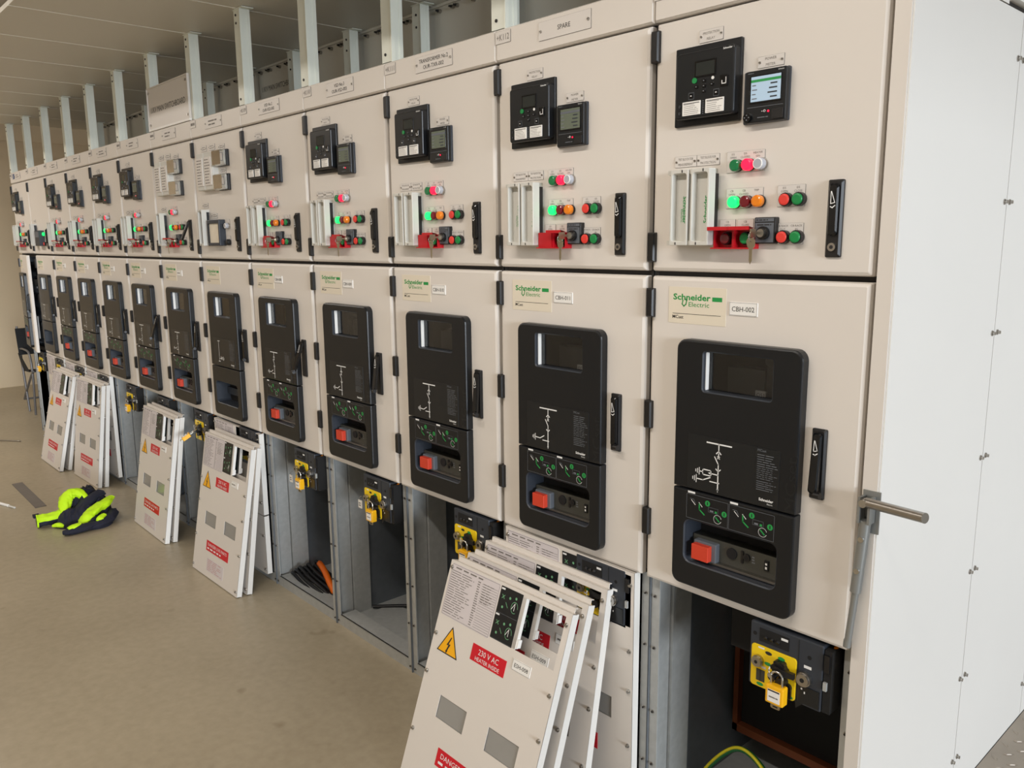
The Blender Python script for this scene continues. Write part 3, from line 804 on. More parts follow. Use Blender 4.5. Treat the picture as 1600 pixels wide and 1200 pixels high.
for n in range(1, 14):
    X = -n*W
    root = thing('switchgear_cubicle', LAB[n], 'switchgear cubicle', (X, 0, 0), group='switchgear cubicles in the row')
    part('enclosure', root, 'enclosure', f_enclosure())
    fr = part('base_frame', root, 'frame', f_frame)
    for u in (.016, W-.016):
        for z in (.70, .55, .36, .20, .02): part('bolt', fr, 'bolt', f_bolt, (u, .036, z))
    hd = part('header_panel', root, 'header', f_header)
    part('number_plate', hd, 'num%d' % n, f_numplate(NUMS.get(n)))
    if n != 1:
        part('name_plate', hd, 'nameplate%d' % n, f_nameplate(NAMES.get(n), n))
    if n == 13: part('blue_label', hd, 'bluelabel', lambda b: (b.slab(.10, .165, 2.185, 2.226, 0, -.002, 'blue', .002, .0005), b.bars(.108, .157, 2.19, 2.22, 3, 'wink', -.0024, 3, .3, 2)))
    # doors
    du = part('upper_door', root, 'updoor', f_door(.009, .561, ZS+.006, ZB-.001))
    for z in (2.096, 1.629): part('hinge', du, 'hinge', f_hinge, (.0, 0, z))
    xf = None
    if n == 13: xf = Matrix.Translation((.009, .012, 0)) @ Matrix.Rotation(-math.radians(6.5), 4, 'Z') @ Matrix.Translation((-.009, -.012, 0))
    dl = part('lower_door', root, 'lowdoor', f_door(.009, .561, ZD+.002, ZS-.006, (.125, .42, .84, 1.40)), xf=xf)
    for z in (1.493, 1.208, .923): part('hinge', dl, 'hinge', f_hinge, (.0, 0, z))
    part('brand_label', dl, 'sticker', f_sticker)
    if n not in (6, 12, 13): part('identity_label', dl, 'id%d' % n, f_idlabel(IDS.get(n), n))
    # breaker fascia
    ft = part('breaker_fascia', root, 'fascia_top', f_fascia_top, xf=xf)
    part('viewing_window', ft, 'pane', f_pane)
    kind = 'arrester' if n == 1 else 'bus' if n == 6 else 'feeder'
    part('circuit_diagram', ft, 'diagram_'+kind, f_diagram(kind)); part('instruction_plate', ft, 'instr', f_instr)
    plain = n in (6, 12)
    fb = part('racking_fascia', root, 'fascia_bot%d' % plain, f_fascia_bottom(not plain), xf=xf)
    if not plain:
        part('racking_instructions', fb, 'strip', f_strip); part('racking_plate', fb, 'rackpanel', f_rack_panel)
        part('racking_flag', fb, 'rackflag', f_rack_flag, label='orange-red flag block')
    part('circuit_breaker', root, 'breaker%d' % (n if n in (5, 13) else 0), f_breaker_yellow if n == 5 else f_breaker13 if n == 13 else f_breaker)
    handle(root, .4725, 1.246, LEVER_LOW.get(n, 0), False, xf, True)
    handle(root, .4775, 1.765, LEVER_UP.get(n, 0), True, None, False)
    # instrument door
    if n not in (6, 7, 12):
        r = part('protection_relay', root, 'relay', f_relay)
        part('display', r, 'relaydisp', f_relay_display)
        part('label_card', r, 'card1', f_card(.1125, .1615, 3)); part('label_card', r, 'card2', f_card(.1745, .2225, 9))
        part('engraved_label', root, 'lab_relay', f_small_label(.132, .195, 2.084, 2.111, ['PROTECTION', 'RELAY']))
        m = part('power_meter', root, 'meter', f_meter)
        part('screen', m, 'mscreen%d' % (n == 1), f_meter_screen(n == 1)); part('status_lamps', m, 'mlamps', f_meter_lamps)
        if n == 1: part('dial', m, 'mdial', f_meter_dial)
        part('engraved_label', root, 'lab_meter', f_small_label(.284, .3465, 2.007, 2.0305, ['POWER', 'METER']))
    elif n in (6, 7):
        for i, (u0, u1) in enumerate(((.112, .198), (.204, .296))):
            part('terminal_block', root, 'term%d' % i, lambda b, u0=u0, u1=u1: (b.slab(u0, u1, 1.895, 2.068, 0, -.030, 'lgrey', .006, .004), b.slab(u0+.008, u1-.008, 1.915, 2.045, -.030, -.034, 'label', .003, .001),
                 b.bars(u0+.014, u1-.014, 1.92, 2.04, 9, 'softink', -.0345, i+2, .3, 3)))
            part('engraved_label', root, 'labterm%d' % i, f_small_label(u0, u1-.02, 2.080, 2.107, []))
        for i, z0 in enumerate((1.888, 1.996)):
            m = part('covered_meter', root, 'cmeter%d' % i, lambda b, z0=z0: (b.slab(.316, .424, z0, z0+.074, 0, -.012, 'black', .003, .002), b.slab(.330, .412, z0+.006, z0+.068, -.012, -.022, 'lgrey', .003, .002), b.slab(.342, .400, z0+.022, z0+.060, -.022, -.024, 'grey', .003, .001), b.quad(.345, .397, z0+.025, z0+.057, -.0243, 'label')))
            part('clear_cover', m, 'cmcover%d' % i, lambda b, z0=z0: b.slab(.318, .420, z0+.002, z0+.072, -.014, -.040, 'clearbox', .006, .004))
            part('engraved_label', root, 'labcm%d' % i, f_small_label(.318, .384, z0+.078, z0+.102, []))
    if n not in (6, 7, 12):
        two = True
        part('test_block_base', root, 'tbbase2', f_tb_base(.191))
        part('test_block', root, 'tb_a', f_test_block(True), (.094, 0, 0)); part('test_block', root, 'tb_b', f_test_block(False), (.151, 0, 0))
        part('engraved_label', root, 'lab_t1', f_small_label(.073, .1345, 1.8145, 1.8395, ['TEST BLOCK FOR', 'MEASUREMENT'])); part('engraved_label', root, 'lab_t2', f_small_label(.1352, .1965, 1.8145, 1.8395, ['TEST BLOCK FOR', 'PROTECTION']))
    else:
        part('test_block_base', root, 'tbbase1', lambda b: (b.box(.103, .147, -.032, 0, 1.640, 1.80, 'black'), b.box(.110, .152, -.040, 0, 1.795, 1.806, 'lgrey'), b.box(.110, .152, -.040, 0, 1.634, 1.645, 'lgrey')))
        part('test_block', root, 'tb_b', f_test_block(False), (.120, 0, 0))
        part('engraved_label', root, 'lab_t3', f_small_label(.085, .150, 1.8145, 1.8395, []))
    if n not in (6, 12):
        ll = ((.246, 1.808, 'greenoff'), (.276, 1.808, 'redon'), (.305, 1.808, 'clear'))
        lamp_row(root, 'lp1', .216, .311, 1.7935, 1.839, ((.232, 'E/S\nOPEN'), (.263, 'E/S\nCLOSED'), (.294, 'HEATER\nON')), ll)
        lamp_row(root, 'lp2', .2175, .3105, 1.715, 1.759, ((.232, 'CB\nOPEN'), (.263, 'CB\nCLOSED'), (.294, 'TRIP')), ((.244, 1.729, 'greenon'), (.2745, 1.729, 'darkred'), (.3045, 1.729, 'amber')))
        lamp_row(root, 'bp1', .345, .409, 1.715, 1.760, ((.361, 'E/S\nOPEN'), (.393, 'E/S\nCLOSE')), ((.369, 1.7295, 'redbt'), (.399, 1.7295, 'green')), f_button, 'push_button', 'button_panel')
        lamp_row(root, 'bp2', .345, .409, 1.635, 1.6805, ((.361, 'CB RACK\nOUT'), (.393, 'CB RACK\nIN')), ((.367, 1.651, 'redbt'), (.398, 1.651, 'green')), f_button, 'push_button', 'button_panel')
        lamp_row(root, 'bp3', .2035, .2440, 1.650, 1.6915, ((.2235, 'CB\nOPEN'),), ())
        lamp_row(root, 'bp4', .2495, .2895, 1.650, 1.6915, ((.2695, 'CB\nCLOSE'),), ())
        lc = n in (2, 3, 4, 5)
        g = part('switch_guard', root, 'guard%d' % lc, f_guard(lc), label='red hinged button guard')
        part('push_button', g, 'f_buttondarkred', f_button('darkred'), (.229, -.004, 1.649)); part('push_button', g, 'f_buttongreen', f_button('green'), (.279, -.004, 1.649))
        part('key_switch', root, 'keysw', f_key_switch)
        k = MB(); f_keys(k); tag(k.build('lock_key', None, (X+.325, 0, 1.660)), 'metal keys on '+D[n], 'key', 'keys in the key switches')

    elif n == 6:
        d = part('display_unit', root, 'dispunit', lambda b: (b.ringplate((.188, .330, 1.634, 1.756), (.200, .318, 1.648, 1.738), 0, -.032, -.024, 'slate', 'black', 'sticker', ro=.004, rh=.003, ch=.003),))
        part('engraved_label', root, 'lab_disp', f_small_label(.185, .250, 1.764, 1.788, []))
        lamp_row(root, 'lp6', .345, .385, 1.712, 1.757, (), ((.372, 1.726, 'clear'),)); lamp_row(root, 'bp6', .345, .385, 1.634, 1.680, (), ((.374, 1.650, 'blackcap'),), f_button, 'push_button', 'button_panel') if 'blackcap' in M else None
    else:
        part('control_unit', root, 'ctrlunit', lambda b: (b.slab(.240, .375, 1.634, 1.752, 0, -.040, 'slate', .004, .003), b.slab(.250, .365, 1.70, 1.742, -.040, -.042, 'grey', .002, .0005)))
        lamp_row(root, 'lp12', .375, .425, 1.708, 1.757, (), ((.402, 1.724, 'greenon'),)); lamp_row(root, 'bp12', .375, .425, 1.634, 1.680, (), ((.402, 1.650, 'redbt'),), f_button, 'push_button', 'button_panel')
    # cable compartment
    if n == 1:
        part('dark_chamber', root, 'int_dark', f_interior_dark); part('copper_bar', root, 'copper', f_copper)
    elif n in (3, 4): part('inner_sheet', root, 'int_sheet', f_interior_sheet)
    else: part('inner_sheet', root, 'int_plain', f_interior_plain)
    e = part('earthing_unit', root, 'earth', f_earth)
    part('yellow_plate', e, 'earthplate', f_earth_plate); part('rotary_knob', e, 'earthknob', f_earth_knob)
    part('key_lock', e, 'lockA', f_lockcyl(.0125), (.354, -.005, .665)); part('key_lock', e, 'lockB', f_lockcyl(.0155), (.469, -.002, .664))
    part('wiring_block', e, 'earthsub', f_earth_sub)
    if n == 13: part('frame_flange', root, 'endflange', lambda b: b.box(.006, .009, .035, .115, .0, .77, 'paint_daylit'))
    if n in COVERED:
        cx, cz = .018, .048
        if n == 6:
            c = part('lower_cover', root, 'cov6a', f_cover_panel(.30, CH, False, [(.262, .516, .53, .714-.012)]), (cx+.003, 0, cz))
            part('lower_cover', root, 'cov6b', f_cover_panel(0, .296, False, [(.30, .36, .20, .27)]), (cx+.003, 0, cz))
        else:
            c = part('lower_cover', root, 'cov_in', f_cover_panel(0, CH+.008, False, [(.306, .492, .545, .702), WIN1, WIN2]), (cx+.003, 0, cz))
            part('viewing_window', c, 'cover_win0', f_cover_window(WIN1)); part('viewing_window', c, 'cover_win1', f_cover_window(WIN2))
        part('instruction_sheet', c, 'cover_sheet', f_cover_sheet, (0, 0, .006))
        if n != 6: part('switching_diagram', c, 'cover_mimic', f_cover_mimic, (.010, -.0002, .004))
        if n != 6: part('danger_sign', c, 'cover_danger', f_danger); part('heater_sign', c, 'cover_heater', f_heater)
        for x, z in SCR: part('screw', c, 'cover_screw', f_cover_screw, (x-.012 if False else x, 0, z+(.004 if z > .6 else 0)))

# keys were kept as parts of the lock they sit in

# ------------------------------------------------------------------ padlocks, tags, cables
for n, u, ztop, tilt, lab in ((1, .4165, .669, 0, 'yellow padlock hanging on the earthing knob of the CBH-002 cubicle'),
                        (3, .4165, .669, 0, 'yellow padlock half hidden behind the nearest leaning covers'),
                        (4, .4165, .669, 0, 'yellow padlock hanging in the open base of the CBH-009 cubicle'),
                        (5, .4165, .669, 0, 'yellow padlock hanging above the orange cable'),
                        (7, .395, .655, -58, 'yellow padlock pulled aslant beside the leaning cover pair'),
                        (9, .4165, .669, 0, 'yellow padlock hanging in the bay left of the third cover pair'),
                        (13, .4165, .669, 0, 'yellow padlock hanging in the far end cubicle')):
    t = thing('padlock', lab, 'padlock', (-n*W+u, -.030, ztop), (math.radians(tilt), 0, math.radians(tilt*.3)), 'yellow lockout padlocks')
    part('body', t, 'pad_body', f_pad_body); part('shackle', t, 'pad_sh', f_pad_shackle); part('label_patch', t, 'pad_lab', f_pad_label); part('key', t, 'pad_key', f_pad_key)
for n, lab in ((4, 'small white tag wired beside the earthing knob of cubicle CBH-009'), (5, 'small white tag wired beside the earthing knob above the orange cable')):
    t = thing('tag', lab, 'tag', (-n*W+(.285 if n == 4 else .272), .004, .648 if n == 4 else .628), group='white tags on wire')
    part('card', t, 'tagcard', lambda b: (b.slab(-.014, .014, -.045, -.012, .001, -.001, 'white', .002, .0004), b.bars(-.009, .009, -.038, -.02, 2, 'ink', -.0013, 3, .4, 1)))
    part('wire', t, 'tagwire', lambda b: b.tube([(0, 0, -.014), (-.004, 0, -.004), (.004, .0, .004), (.014, 0, .008)], .0012, 'chrome', 6))

def catmull(P, k=8):
    P = [Vector(p) for p in P]; P = [P[0]*2-P[1]]+P+[P[-1]*2-P[-2]]; out = []
    for i in range(1, len(P)-2):
        for j in range(k):
            t = j/k; a, b, c, d = P[i-1:i+3]
            out.append(.5*((2*b)+(c-a)*t+(2*a-5*b+4*c-d)*t*t+(3*b-a-3*c+d)*t**3))
    return out+[P[-2]]
t = thing('earth_cable', 'green and yellow earth cable arching inside the base of the CBH-002 cubicle', 'cable', (-.57, 0, 0))
pth = catmull([(.045, .22, .021), (.055, .25, .10), (.12, .30, .175), (.21, .29, .165), (.33, .22, .10), (.43, .17, .035), (.49, .15, .026)], 10)
mb = MB(); mb.tube(pth, .0085, 'greencable', 10); mb.build('sheath', t)
mb = MB(); mb.tube([p+Vector((-.001, -.0045, .0052)) for p in pth], .0048, 'yellowcable', 8); mb.build('stripe', t)
rg = random.Random(3)
for i in range(9):
    mb = MB(); y = .085+i*.016; h = .045+.012*(i % 3)
    mb.tube(catmull([(.022+.004*i, y+.02, .030), (.06+.006*(i % 4), y+.005, h+.012), (.18, y-.008, h), (.30+.01*(i % 3), y-.012, h*.7+.006), (.42-.01*i, y-.008, .030)], 6), .0085, 'cable', 8)
    o = mb.build('power_cable', None, (-5*W, 0, 0)); tag(o, 'one of the black cables bundled in the open base of cubicle CBH-008', 'cable', 'black cables in the CBH-008 base')
mb = MB(); mb.tube(catmull([(.03, .245, .05), (.10, .215, .080), (.20, .185, .082), (.30, .155, .062), (.37, .14, .036)], 6), .015, 'orangecable', 10)
tag(mb.build('power_cable', None, (-5*W, 0, 0)), 'thick orange cable lying over the black cables in an open base', 'cable')
mb = MB(); mb.tube(catmull([(.03, .20, .032), (.12, .30, .034), (.26, .42, .04), (.42, .36, .032), (.52, .40, .03)], 6), .008, 'cable', 8)
tag(mb.build('power_cable', None, (-4*W, 0, 0)), 'single black cable along the floor of the open CBH-009 base', 'cable')

# ------------------------------------------------------------------ leaning covers
def leaning(x, y, yaw, tilt, ident, seed, lab):
    r = thing('removable_cover', lab, 'cover panel', (x, y, .027*math.sin(tilt)), (-tilt, 0, yaw), 'covers leaning against the cubicles')
    cover_parts(r, ident, seed)
leaning(-1.190, -.397, -.006, .338, 'ESH-008', 0, 'cream cover labelled ESH-008, frontmost of the three nearest leaning covers')
leaning(-1.189, -.311, -.015, .304, 'ESH-009', 0, 'cream cover labelled ESH-009, middle of the three nearest leaning covers')
leaning(-1.189, -.142, -.008, .166, '', 3, 'cream cover at the back of the three nearest leaning covers')
leaning(-3.341, -.193, .012, .172, '', 4, 'front cover of the leaning pair right before the opened bays')
leaning(-3.338, -.143, .012, .139, '', 5, 'rear cover hidden behind the pair leaning before the framed-display cubicle')
leaning(-4.285, -.178, -.010, .159, '', 6, 'front cover of the leaning pair just behind the hi-vis jacket')
leaning(-4.282, -.135, -.010, .134, '', 7, 'rear cover of the leaning pair just behind the hi-vis jacket')
leaning(-5.671, -.156, .031, .123, '', 8, 'front cover of the leaning pair beyond the jacket, second pair from far end')
leaning(-5.668, -.113, .031, .103, '', 9, 'rear cover of the leaning pair second from the far end')
leaning(-6.312, -.227, .008, .220, '', 10, 'front cover of the farthest leaning pair')
leaning(-6.309, -.170, .008, .176, '', 11, 'rear cover of the farthest leaning pair')

# ------------------------------------------------------------------ gantry above the row
def f_post(b):
    zt = 2.643
    b.box(-.030, .030, 0, .003, ZT, zt, 'post'); b.box(-.030, -.027, .003, .045, ZT, zt, 'post'); b.box(.027, .030, .003, .045, ZT, zt, 'post')
    b.box(.028, .033, -.003, .012, ZT, zt, 'post'); b.box(.027, .0315, .030, .045, ZT, zt, 'post'); b.box(.014, .027, .042, .045, ZT, zt, 'post'); b.box(-.027, -.014, .042, .045, ZT, zt, 'post')
    b.box(-.030, .030, 0, .075, ZT, ZT+.004, 'post'); b.box(-.034, .062, -.004, .05, zt-.004, zt, 'post')
def f_postbolt(b): b.cyl((0, 0, 0), (0, -.003, 0), .005, 'ink', 8)
JOINT = {1: 'between CBH-002 and SPARE', 2: 'between SPARE and TRANSFORMER No.2', 3: 'between TRANSFORMER No.2 and VSD No.3', 4: 'between VSD No.3 and VSD No.2', 5: 'left of VSD No.2', 6: 'at the right edge of the hanging sign',
         7: 'at the left edge of the hanging sign', 8: 'first left of the hanging sign', 9: 'second left of the hanging sign', 10: 'third left of the hanging sign', 11: 'fourth left of the hanging sign', 12: 'next to the far end of the row', 13: 'at the far left end of the row'}
for n in range(2, 14):
    t = thing('support_post', 'zinc channel post on top of the cubicles, '+JOINT[n], 'post', (-n*W, .012, 0), group='front posts on the cubicles')
    part('channel', t, 'post', f_post)
    for z in (2.618, 2.585, 2.27): part('bolt', t, 'postbolt', f_postbolt, (-.008, 0, z))
for n in range(2, 13):
    t = thing('rear_support_post', 'zinc channel post at the rear screen, one of the row behind', 'post', (-(n+.03)*W, .565, 0), group='rear posts before the screen')
    part('channel', t, 'post', f_post)
    for z in (2.60, 2.55, 2.34): part('bolt', t, 'postbolt', f_postbolt, (0, 0, z))
for n in range(0, 13):
    x1 = -n*W-.0035-.003; x0 = -(n+1)*W+.0035-.003
    t = thing('roof_panel', 'grey roof sheet over the switchgear, one of the row of sheets', 'roof panel', (x0, 0, 0), group='roof sheets above the switchgear')
    part('sheet', t, 'roofsheet', lambda b, w=x1-x0: (b.box(0, w, -.735, .66, 2.645, 2.665, 'roof'),))
    part('joint_strip', t, 'roofstrip', lambda b, w=x1-x0: b.box(w-.001, w+.008, -.735, .66, 2.6435, 2.66, 'seal'))
    s = thing('rear_screen', 'grey screen sheet behind the posts, one of the row of sheets', 'screen panel', (x0, 0, 0), group='rear screen sheets above the switchgear')
    part('sheet', s, 'screensheet', lambda b, w=x1-x0: (b.box(0, w+.006, .652, .656, ZT, 2.645, 'roof'), b.box(0, w+.006, .640, .652, 2.634, 2.6445, 'roof')))
    for i, u in enumerate((.04, .13, .16, .27, .36, .39, .50)): part('bolt', s, 'screenbolt', lambda b: (b.cyl((0, 0, 0), (0, -.014, 0), .009, 'steel', 8), b.cyl((0, -.014, 0), (0, -.024, 0), .005, 'ink', 6)), (u, .652, 2.618))
def sign(x0, x1, z0, z1, y, lab, frame):
    t = thing('sign_board', lab, 'sign', (x0, y, z0))
    w, h = x1-x0, z1-z0
    mb = MB(); mb.slab(0, w, 0, h, .006, 0, 'label' if frame else 'roof', .002, .001); mb.build('board', t)
    mb = MB(); mb.text('11KV MAIN SWITCHBOARD', w*.5, h*.46, .030, 'ink', -.0006, maxw=w*.86); mb.build('lettering', t)
    if frame:
        mb = MB()
        mb.box(-.006, w+.006, -.004, .008, -.010, .0, 'white'); mb.box(-.006, w+.006, -.004, .008, h, h+.006, 'label')
        mb.box(-.006, 0, -.004, .008, 0, h, 'label'); mb.box(w, w+.006, -.004, .008, 0, h, 'label'); mb.build('frame', t)
        for u, z in ((.02, .02), (w-.02, .02), (.02, h-.02), (w-.02, h-.02)):
            mb = MB(); mb.cyl((u, 0, z), (u, -.004, z), .006, 'steel', 10); mb.build('screw', t)
sign(-3.985, -3.425, 2.252, 2.456, .002, 'framed sign reading 11KV MAIN SWITCHBOARD mounted on the front posts', True)
sign(-3.975, -3.50, 2.455, 2.60, .644, 'second 11KV MAIN SWITCHBOARD sign at the rear screen behind the posts', False)

# ------------------------------------------------------------------ end panel and trim post
t = thing('end_panel', 'large white bolted panel closing the right end of the row', 'end panel', (0, 0, 0))
mb = MB(); mb.box(.0, .031, -.001, .06, 0, 2.30, 'paint'); mb.build('corner_post', t)
for i, (y0, y1) in enumerate(((.004, .5985), (.6015, 1.175), (1.178, 1.75))):
    mb = MB(); mb.box(.0312, .0345, y0, y1, .131, 2.155, 'paint_daylit'); mb.build('side_sheet', t)
mb = MB(); mb.box(.0005, .0312, .06, 1.75, .14, 2.30, 'seam'); mb.build('backing', t)
mb = MB(); mb.box(.0312, .0345, .004, .495, 2.158, 2.30, 'paint_daylit'); mb.build('top_sheet', t)
mb = MB(); mb.box(.0312, .050, .500, 1.75, 2.166, 2.30, 'paint_daylit'); mb.build('top_sheet', t)
for y in (.582, .617, 1.158, 1.195):
    for z in (.246, .49, .792, 1.097, 1.413, 1.729, 2.054):
        part('bolt', t, 'endbolt', lambda b: (b.cyl((.0345, 0, 0), (.037, 0, 0), .007, 'steel', 12), b.cyl((.037, 0, 0), (.043, 0, 0), .0045, 'steel', 6)), (0, y, z))
mb = MB(); mb.box(.0, .030, .03, 1.75, .0, .14, 'seam'); mb.build('plinth', t)

# racking crank leaning on the corner post
t = thing('racking_crank', 'steel crank tool with a bent handle hooked on the corner post', 'crank', (.008, -.022, .79))
mb = MB(); mb.cyl((-.010, .004, 0), (.001, .004, .13), .0075, 'zincrod', 14); mb.cyl((-.0105, .004, -.004), (-.010, .004, .012), .0085, 'zincrod', 6); mb.build('shaft', t)
mb = MB(); mb.cyl((.000, .004, .125), (.011, .004, .285), .0115, 'zincrod', 16)
for z in (.175, .245): mb.cyl((.001+(z-.125)*.065, .004, z), (.001+(z-.125)*.065, -.010, z), .006, 'chrome', 12)
mb.build('sleeve', t)
mb = MB(); mb.box(-.002, .003, -.010, .016, .280, .335, 'zincrod'); mb.box(.019, .024, -.010, .016, .280, .335, 'zincrod'); mb.cyl((-.004, .003, .325), (.026, .003, .325), .007, 'steel', 12)
mb.cyl((.011, -.006, .325), (.011, -.018, .325), .0085, 'chrome', 12); mb.build('joint', t)
mb = MB(); mb.box(-.004, .032, .0175, .0215, .255, .345, 'zincrod'); mb.build('bracket', t)
mb = MB(); mb.cyl((.014, -.006, .326), (.145, -.048, .336), .0105, 'steel', 20); mb.build('handle', t)

# ------------------------------------------------------------------ floor clutter
# jacket: a crumpled body mound with sleeves and panels lying over it; axes a (across), d (towards the open floor), h (up)
def jacket():
    from mathutils import noise
    A = Vector((.227, .974, 0)); Dv = Vector((.974, -.227, 0)); O = Vector((-4.583, -.42, 0)); Up = Vector((0, 0, 1))
    root = thing('work_jacket', 'crumpled navy and hi-vis yellow work jacket lying on the floor', 'jacket', O)
    P = lambda a, d, h: A*a*.73+Dv*d*.93+Up*h*.84
    def hgt(a, d):
        e = lambda ca, cd, ra, rd, h: h*max(0., 1-((a-ca)/ra)**2-((d-cd)/rd)**2)**.5
        v = max(e(.07, -.07, .185, .18, .20), e(.17, .0, .10, .17, .15), e(.06, .08, .20, .15, .115), e(-.02, .06, .14, .14, .10), e(.14, .17, .12, .12, .07))
        if v <= 0: return 0
        p = Vector((a*9, d*9, .3)); q = Vector(((a*.8+d*.6)*17+noise.noise(p)*1.3, (d*.8-a*.6)*6+noise.noise(p*1.3), 1.7))
        f = noise.noise(p)*.030-abs(noise.noise(q))*.05+.016+noise.noise(p*3.1)*.008
        return max(.006, v+f*min(1, v/.06))
    N = 130; a0, a1, d0, d1 = -.20, .32, -.28, .34
    mb = MB(); idx = {}; vs_ = []; fs = []
    def vid(i, j):
        if (i, j) not in idx:
            a = a0+(a1-a0)*i/N; d = d0+(d1-d0)*j/N; idx[(i, j)] = len(vs_); vs_.append(tuple(P(a, d, hgt(a, d))))
        return idx[(i, j)]
    H = [[hgt(a0+(a1-a0)*i/N, d0+(d1-d0)*j/N) for j in range(N+1)] for i in range(N+1)]
    for i in range(N):
        for j in range(N):
            if max(H[i][j], H[i+1][j], H[i][j+1], H[i+1][j+1]) > 0: fs.append([vid(i, j), vid(i+1, j), vid(i+1, j+1), vid(i, j+1)])
    mb.v = vs_; mb.f = fs; mb.m = [mb.mi('navy')]*len(fs); mb.s = [True]*len(fs); mb.build('body', root)
    def cloth_tube(name, path, radii, k, k2=None, flat=.8, seed=0, n=26, amp=.22, lab=None):
        pts = catmull([P(*p) for p in path], 9); m = len(pts); rings = []; b = MB()
        for i, p in enumerate(pts):
            t = i/(m-1)*(len(radii)-1); q = min(int(t), len(radii)-2); rad = .80*(radii[q]+(radii[q+1]-radii[q])*(t-q))
            dr = (pts[min(i+1, m-1)]-pts[max(i-1, 0)]).normalized(); sd = dr.cross(Up)
            sd = sd.normalized() if sd.length > .05 else Dv; nn = sd.cross(dr).normalized(); ring = []
            for w_ in range(n):
                an = 2*PI*w_/n; c, s_ = math.cos(an), math.sin(an)
                g = noise.noise(Vector((c*1.6+seed*5, s_*1.6, i*.16)))*amp+noise.noise(Vector((c*3.5+seed*3, s_*3.5, i*.42)))*amp*.6
                v = p+(sd*c+nn*s_*flat)*rad*(1+g); v.z = max(v.z, .004); ring.append(v)
            rings.append(ring)
        for i in range(m-1):
            for w_ in range(n):
                q = (w_+1) % n; up_ = math.sin(2*PI*(w_+.5)/n) > -.05
                b.poly([rings[i][w_], rings[i][q], rings[i+1][q], rings[i+1][w_]], k if (up_ or not k2) else k2, True)
        b.poly(rings[0], 'navy'); b.poly(list(reversed(rings[-1])), k2 or k)
        o = b.build(name, root)
        import bmesh
        bm = bmesh.new(); bm.from_mesh(o.data); bmesh.ops.remove_doubles(bm, verts=bm.verts, dist=1e-5); bm.to_mesh(o.data); bm.free()
        if lab: o['label'] = lab
    cloth_tube('sleeve', [(-.275, .065, .046), (-.20, .06, .050), (-.12, .05, .055), (-.05, .03, .06)], [.048, .046, .050, .055], 'hivis', 'navy', .95, 1, lab='yellow and navy sleeve')
    cloth_tube('cuff', [(-.285, .066, .046), (-.272, .065, .046)], [.051, .051], 'hivis', None, .95, 1, amp=.1)
    b = MB(); q = P(-.285, .03, .088); b.box(q.x-.025, q.x+.008, q.y-.014, q.y+.018, .052, .070, 'navy'); b.build('cuff_tab', root)
    cloth_tube('sleeve', [(-.075, .085, .075), (-.072, .04, .14), (-.035, .0, .185), (.03, .0, .190), (.09, .04, .150)], [.030, .042, .046, .044, .020], 'hivis', None, .85, 2, amp=.30, lab='folded yellow sleeve')
    cloth_tube('front_panel', [(.275, .03, .135), (.22, .10, .120), (.14, .15, .100), (.07, .20, .070), (.03, .235, .035)], [.024, .046, .052, .050, .030], 'hivis', None, .6, 3, amp=.30, lab='yellow front panel')
    cloth_tube('hem', [(.13, .27, .030), (.04, .30, .028), (-.05, .32, .026), (-.10, .31, .020)], [.034, .036, .032, .020], 'navy', None, .8, 4, lab='navy hem')
    cloth_tube('hem', [(.02, .285, .052), (-.02, .305, .050), (-.065, .315, .040)], [.022, .028, .022], 'hivis', None, .7, 5, lab='yellow hem')
    cloth_tube('hem', [(.27, .12, .050), (.24, .20, .040), (.17, .27, .030), (.10, .29, .018)], [.040, .040, .034, .020], 'navy', None, .8, 6)
    cloth_tube('hem', [(.20, .215, .072), (.165, .25, .058), (.15, .27, .035)], [.020, .026, .018], 'hivis', None, .7, 7)
    cloth_tube('collar', [(-.17, .13, .020), (-.13, .15, .026), (-.09, .17, .018)], [.014, .026, .014], 'hivis', None, .7, 8)
    cloth_tube('collar', [(-.10, .10, .05), (.0, .13, .085), (.10, .06, .14), (.20, -.02, .165)], [.036, .042, .046, .040], 'navy', None, .7, 9)
jacket()
mb = MB(); s = Vector((-5.685, -.517, 0)); e_ = Vector((-4.99, -.523, 0)); dd = (e_-s).normalized(); nn = Vector((-dd.y, dd.x, 0))*.032
for z in (.0, .004): mb.poly([s+nn+Vector((0, 0, z)), s-nn+Vector((0, 0, z)), e_-nn+Vector((0, 0, z)), e_+nn+Vector((0, 0, z))], 'strip')
cs = [s+nn, s-nn, e_-nn, e_+nn]
for p, q in zip(cs, cs[1:]+cs[:1]): mb.poly([p, q, q+Vector((0, 0, .004)), p+Vector((0, 0, .004))], 'strip')
tag(mb.build('metal_strip'), 'flat dull grey metal strip on the floor left of the jacket', 'strip')
t = thing('marker_rod', 'white rod with a narrower tip on the floor at the left edge', 'rod', (-5.22, -.70, .009))
mb = MB(); mb.cyl((-.10, -.033, 0), (.085, .026, 0), .009, 'white', 12); mb.build('barrel', t)
mb = MB(); mb.cyl((.085, .026, -.001), (.15, .047, -.002), .0065, 'lgrey', 10); mb.build('tip', t)
mb = MB(); mb.cyl((-7.45, -.53, .006), (-7.07, -.215, .006), .006, 'steel', 8)
tag(mb.build('thin_rod'), 'thin metal rod on the floor near the far wall', 'rod')

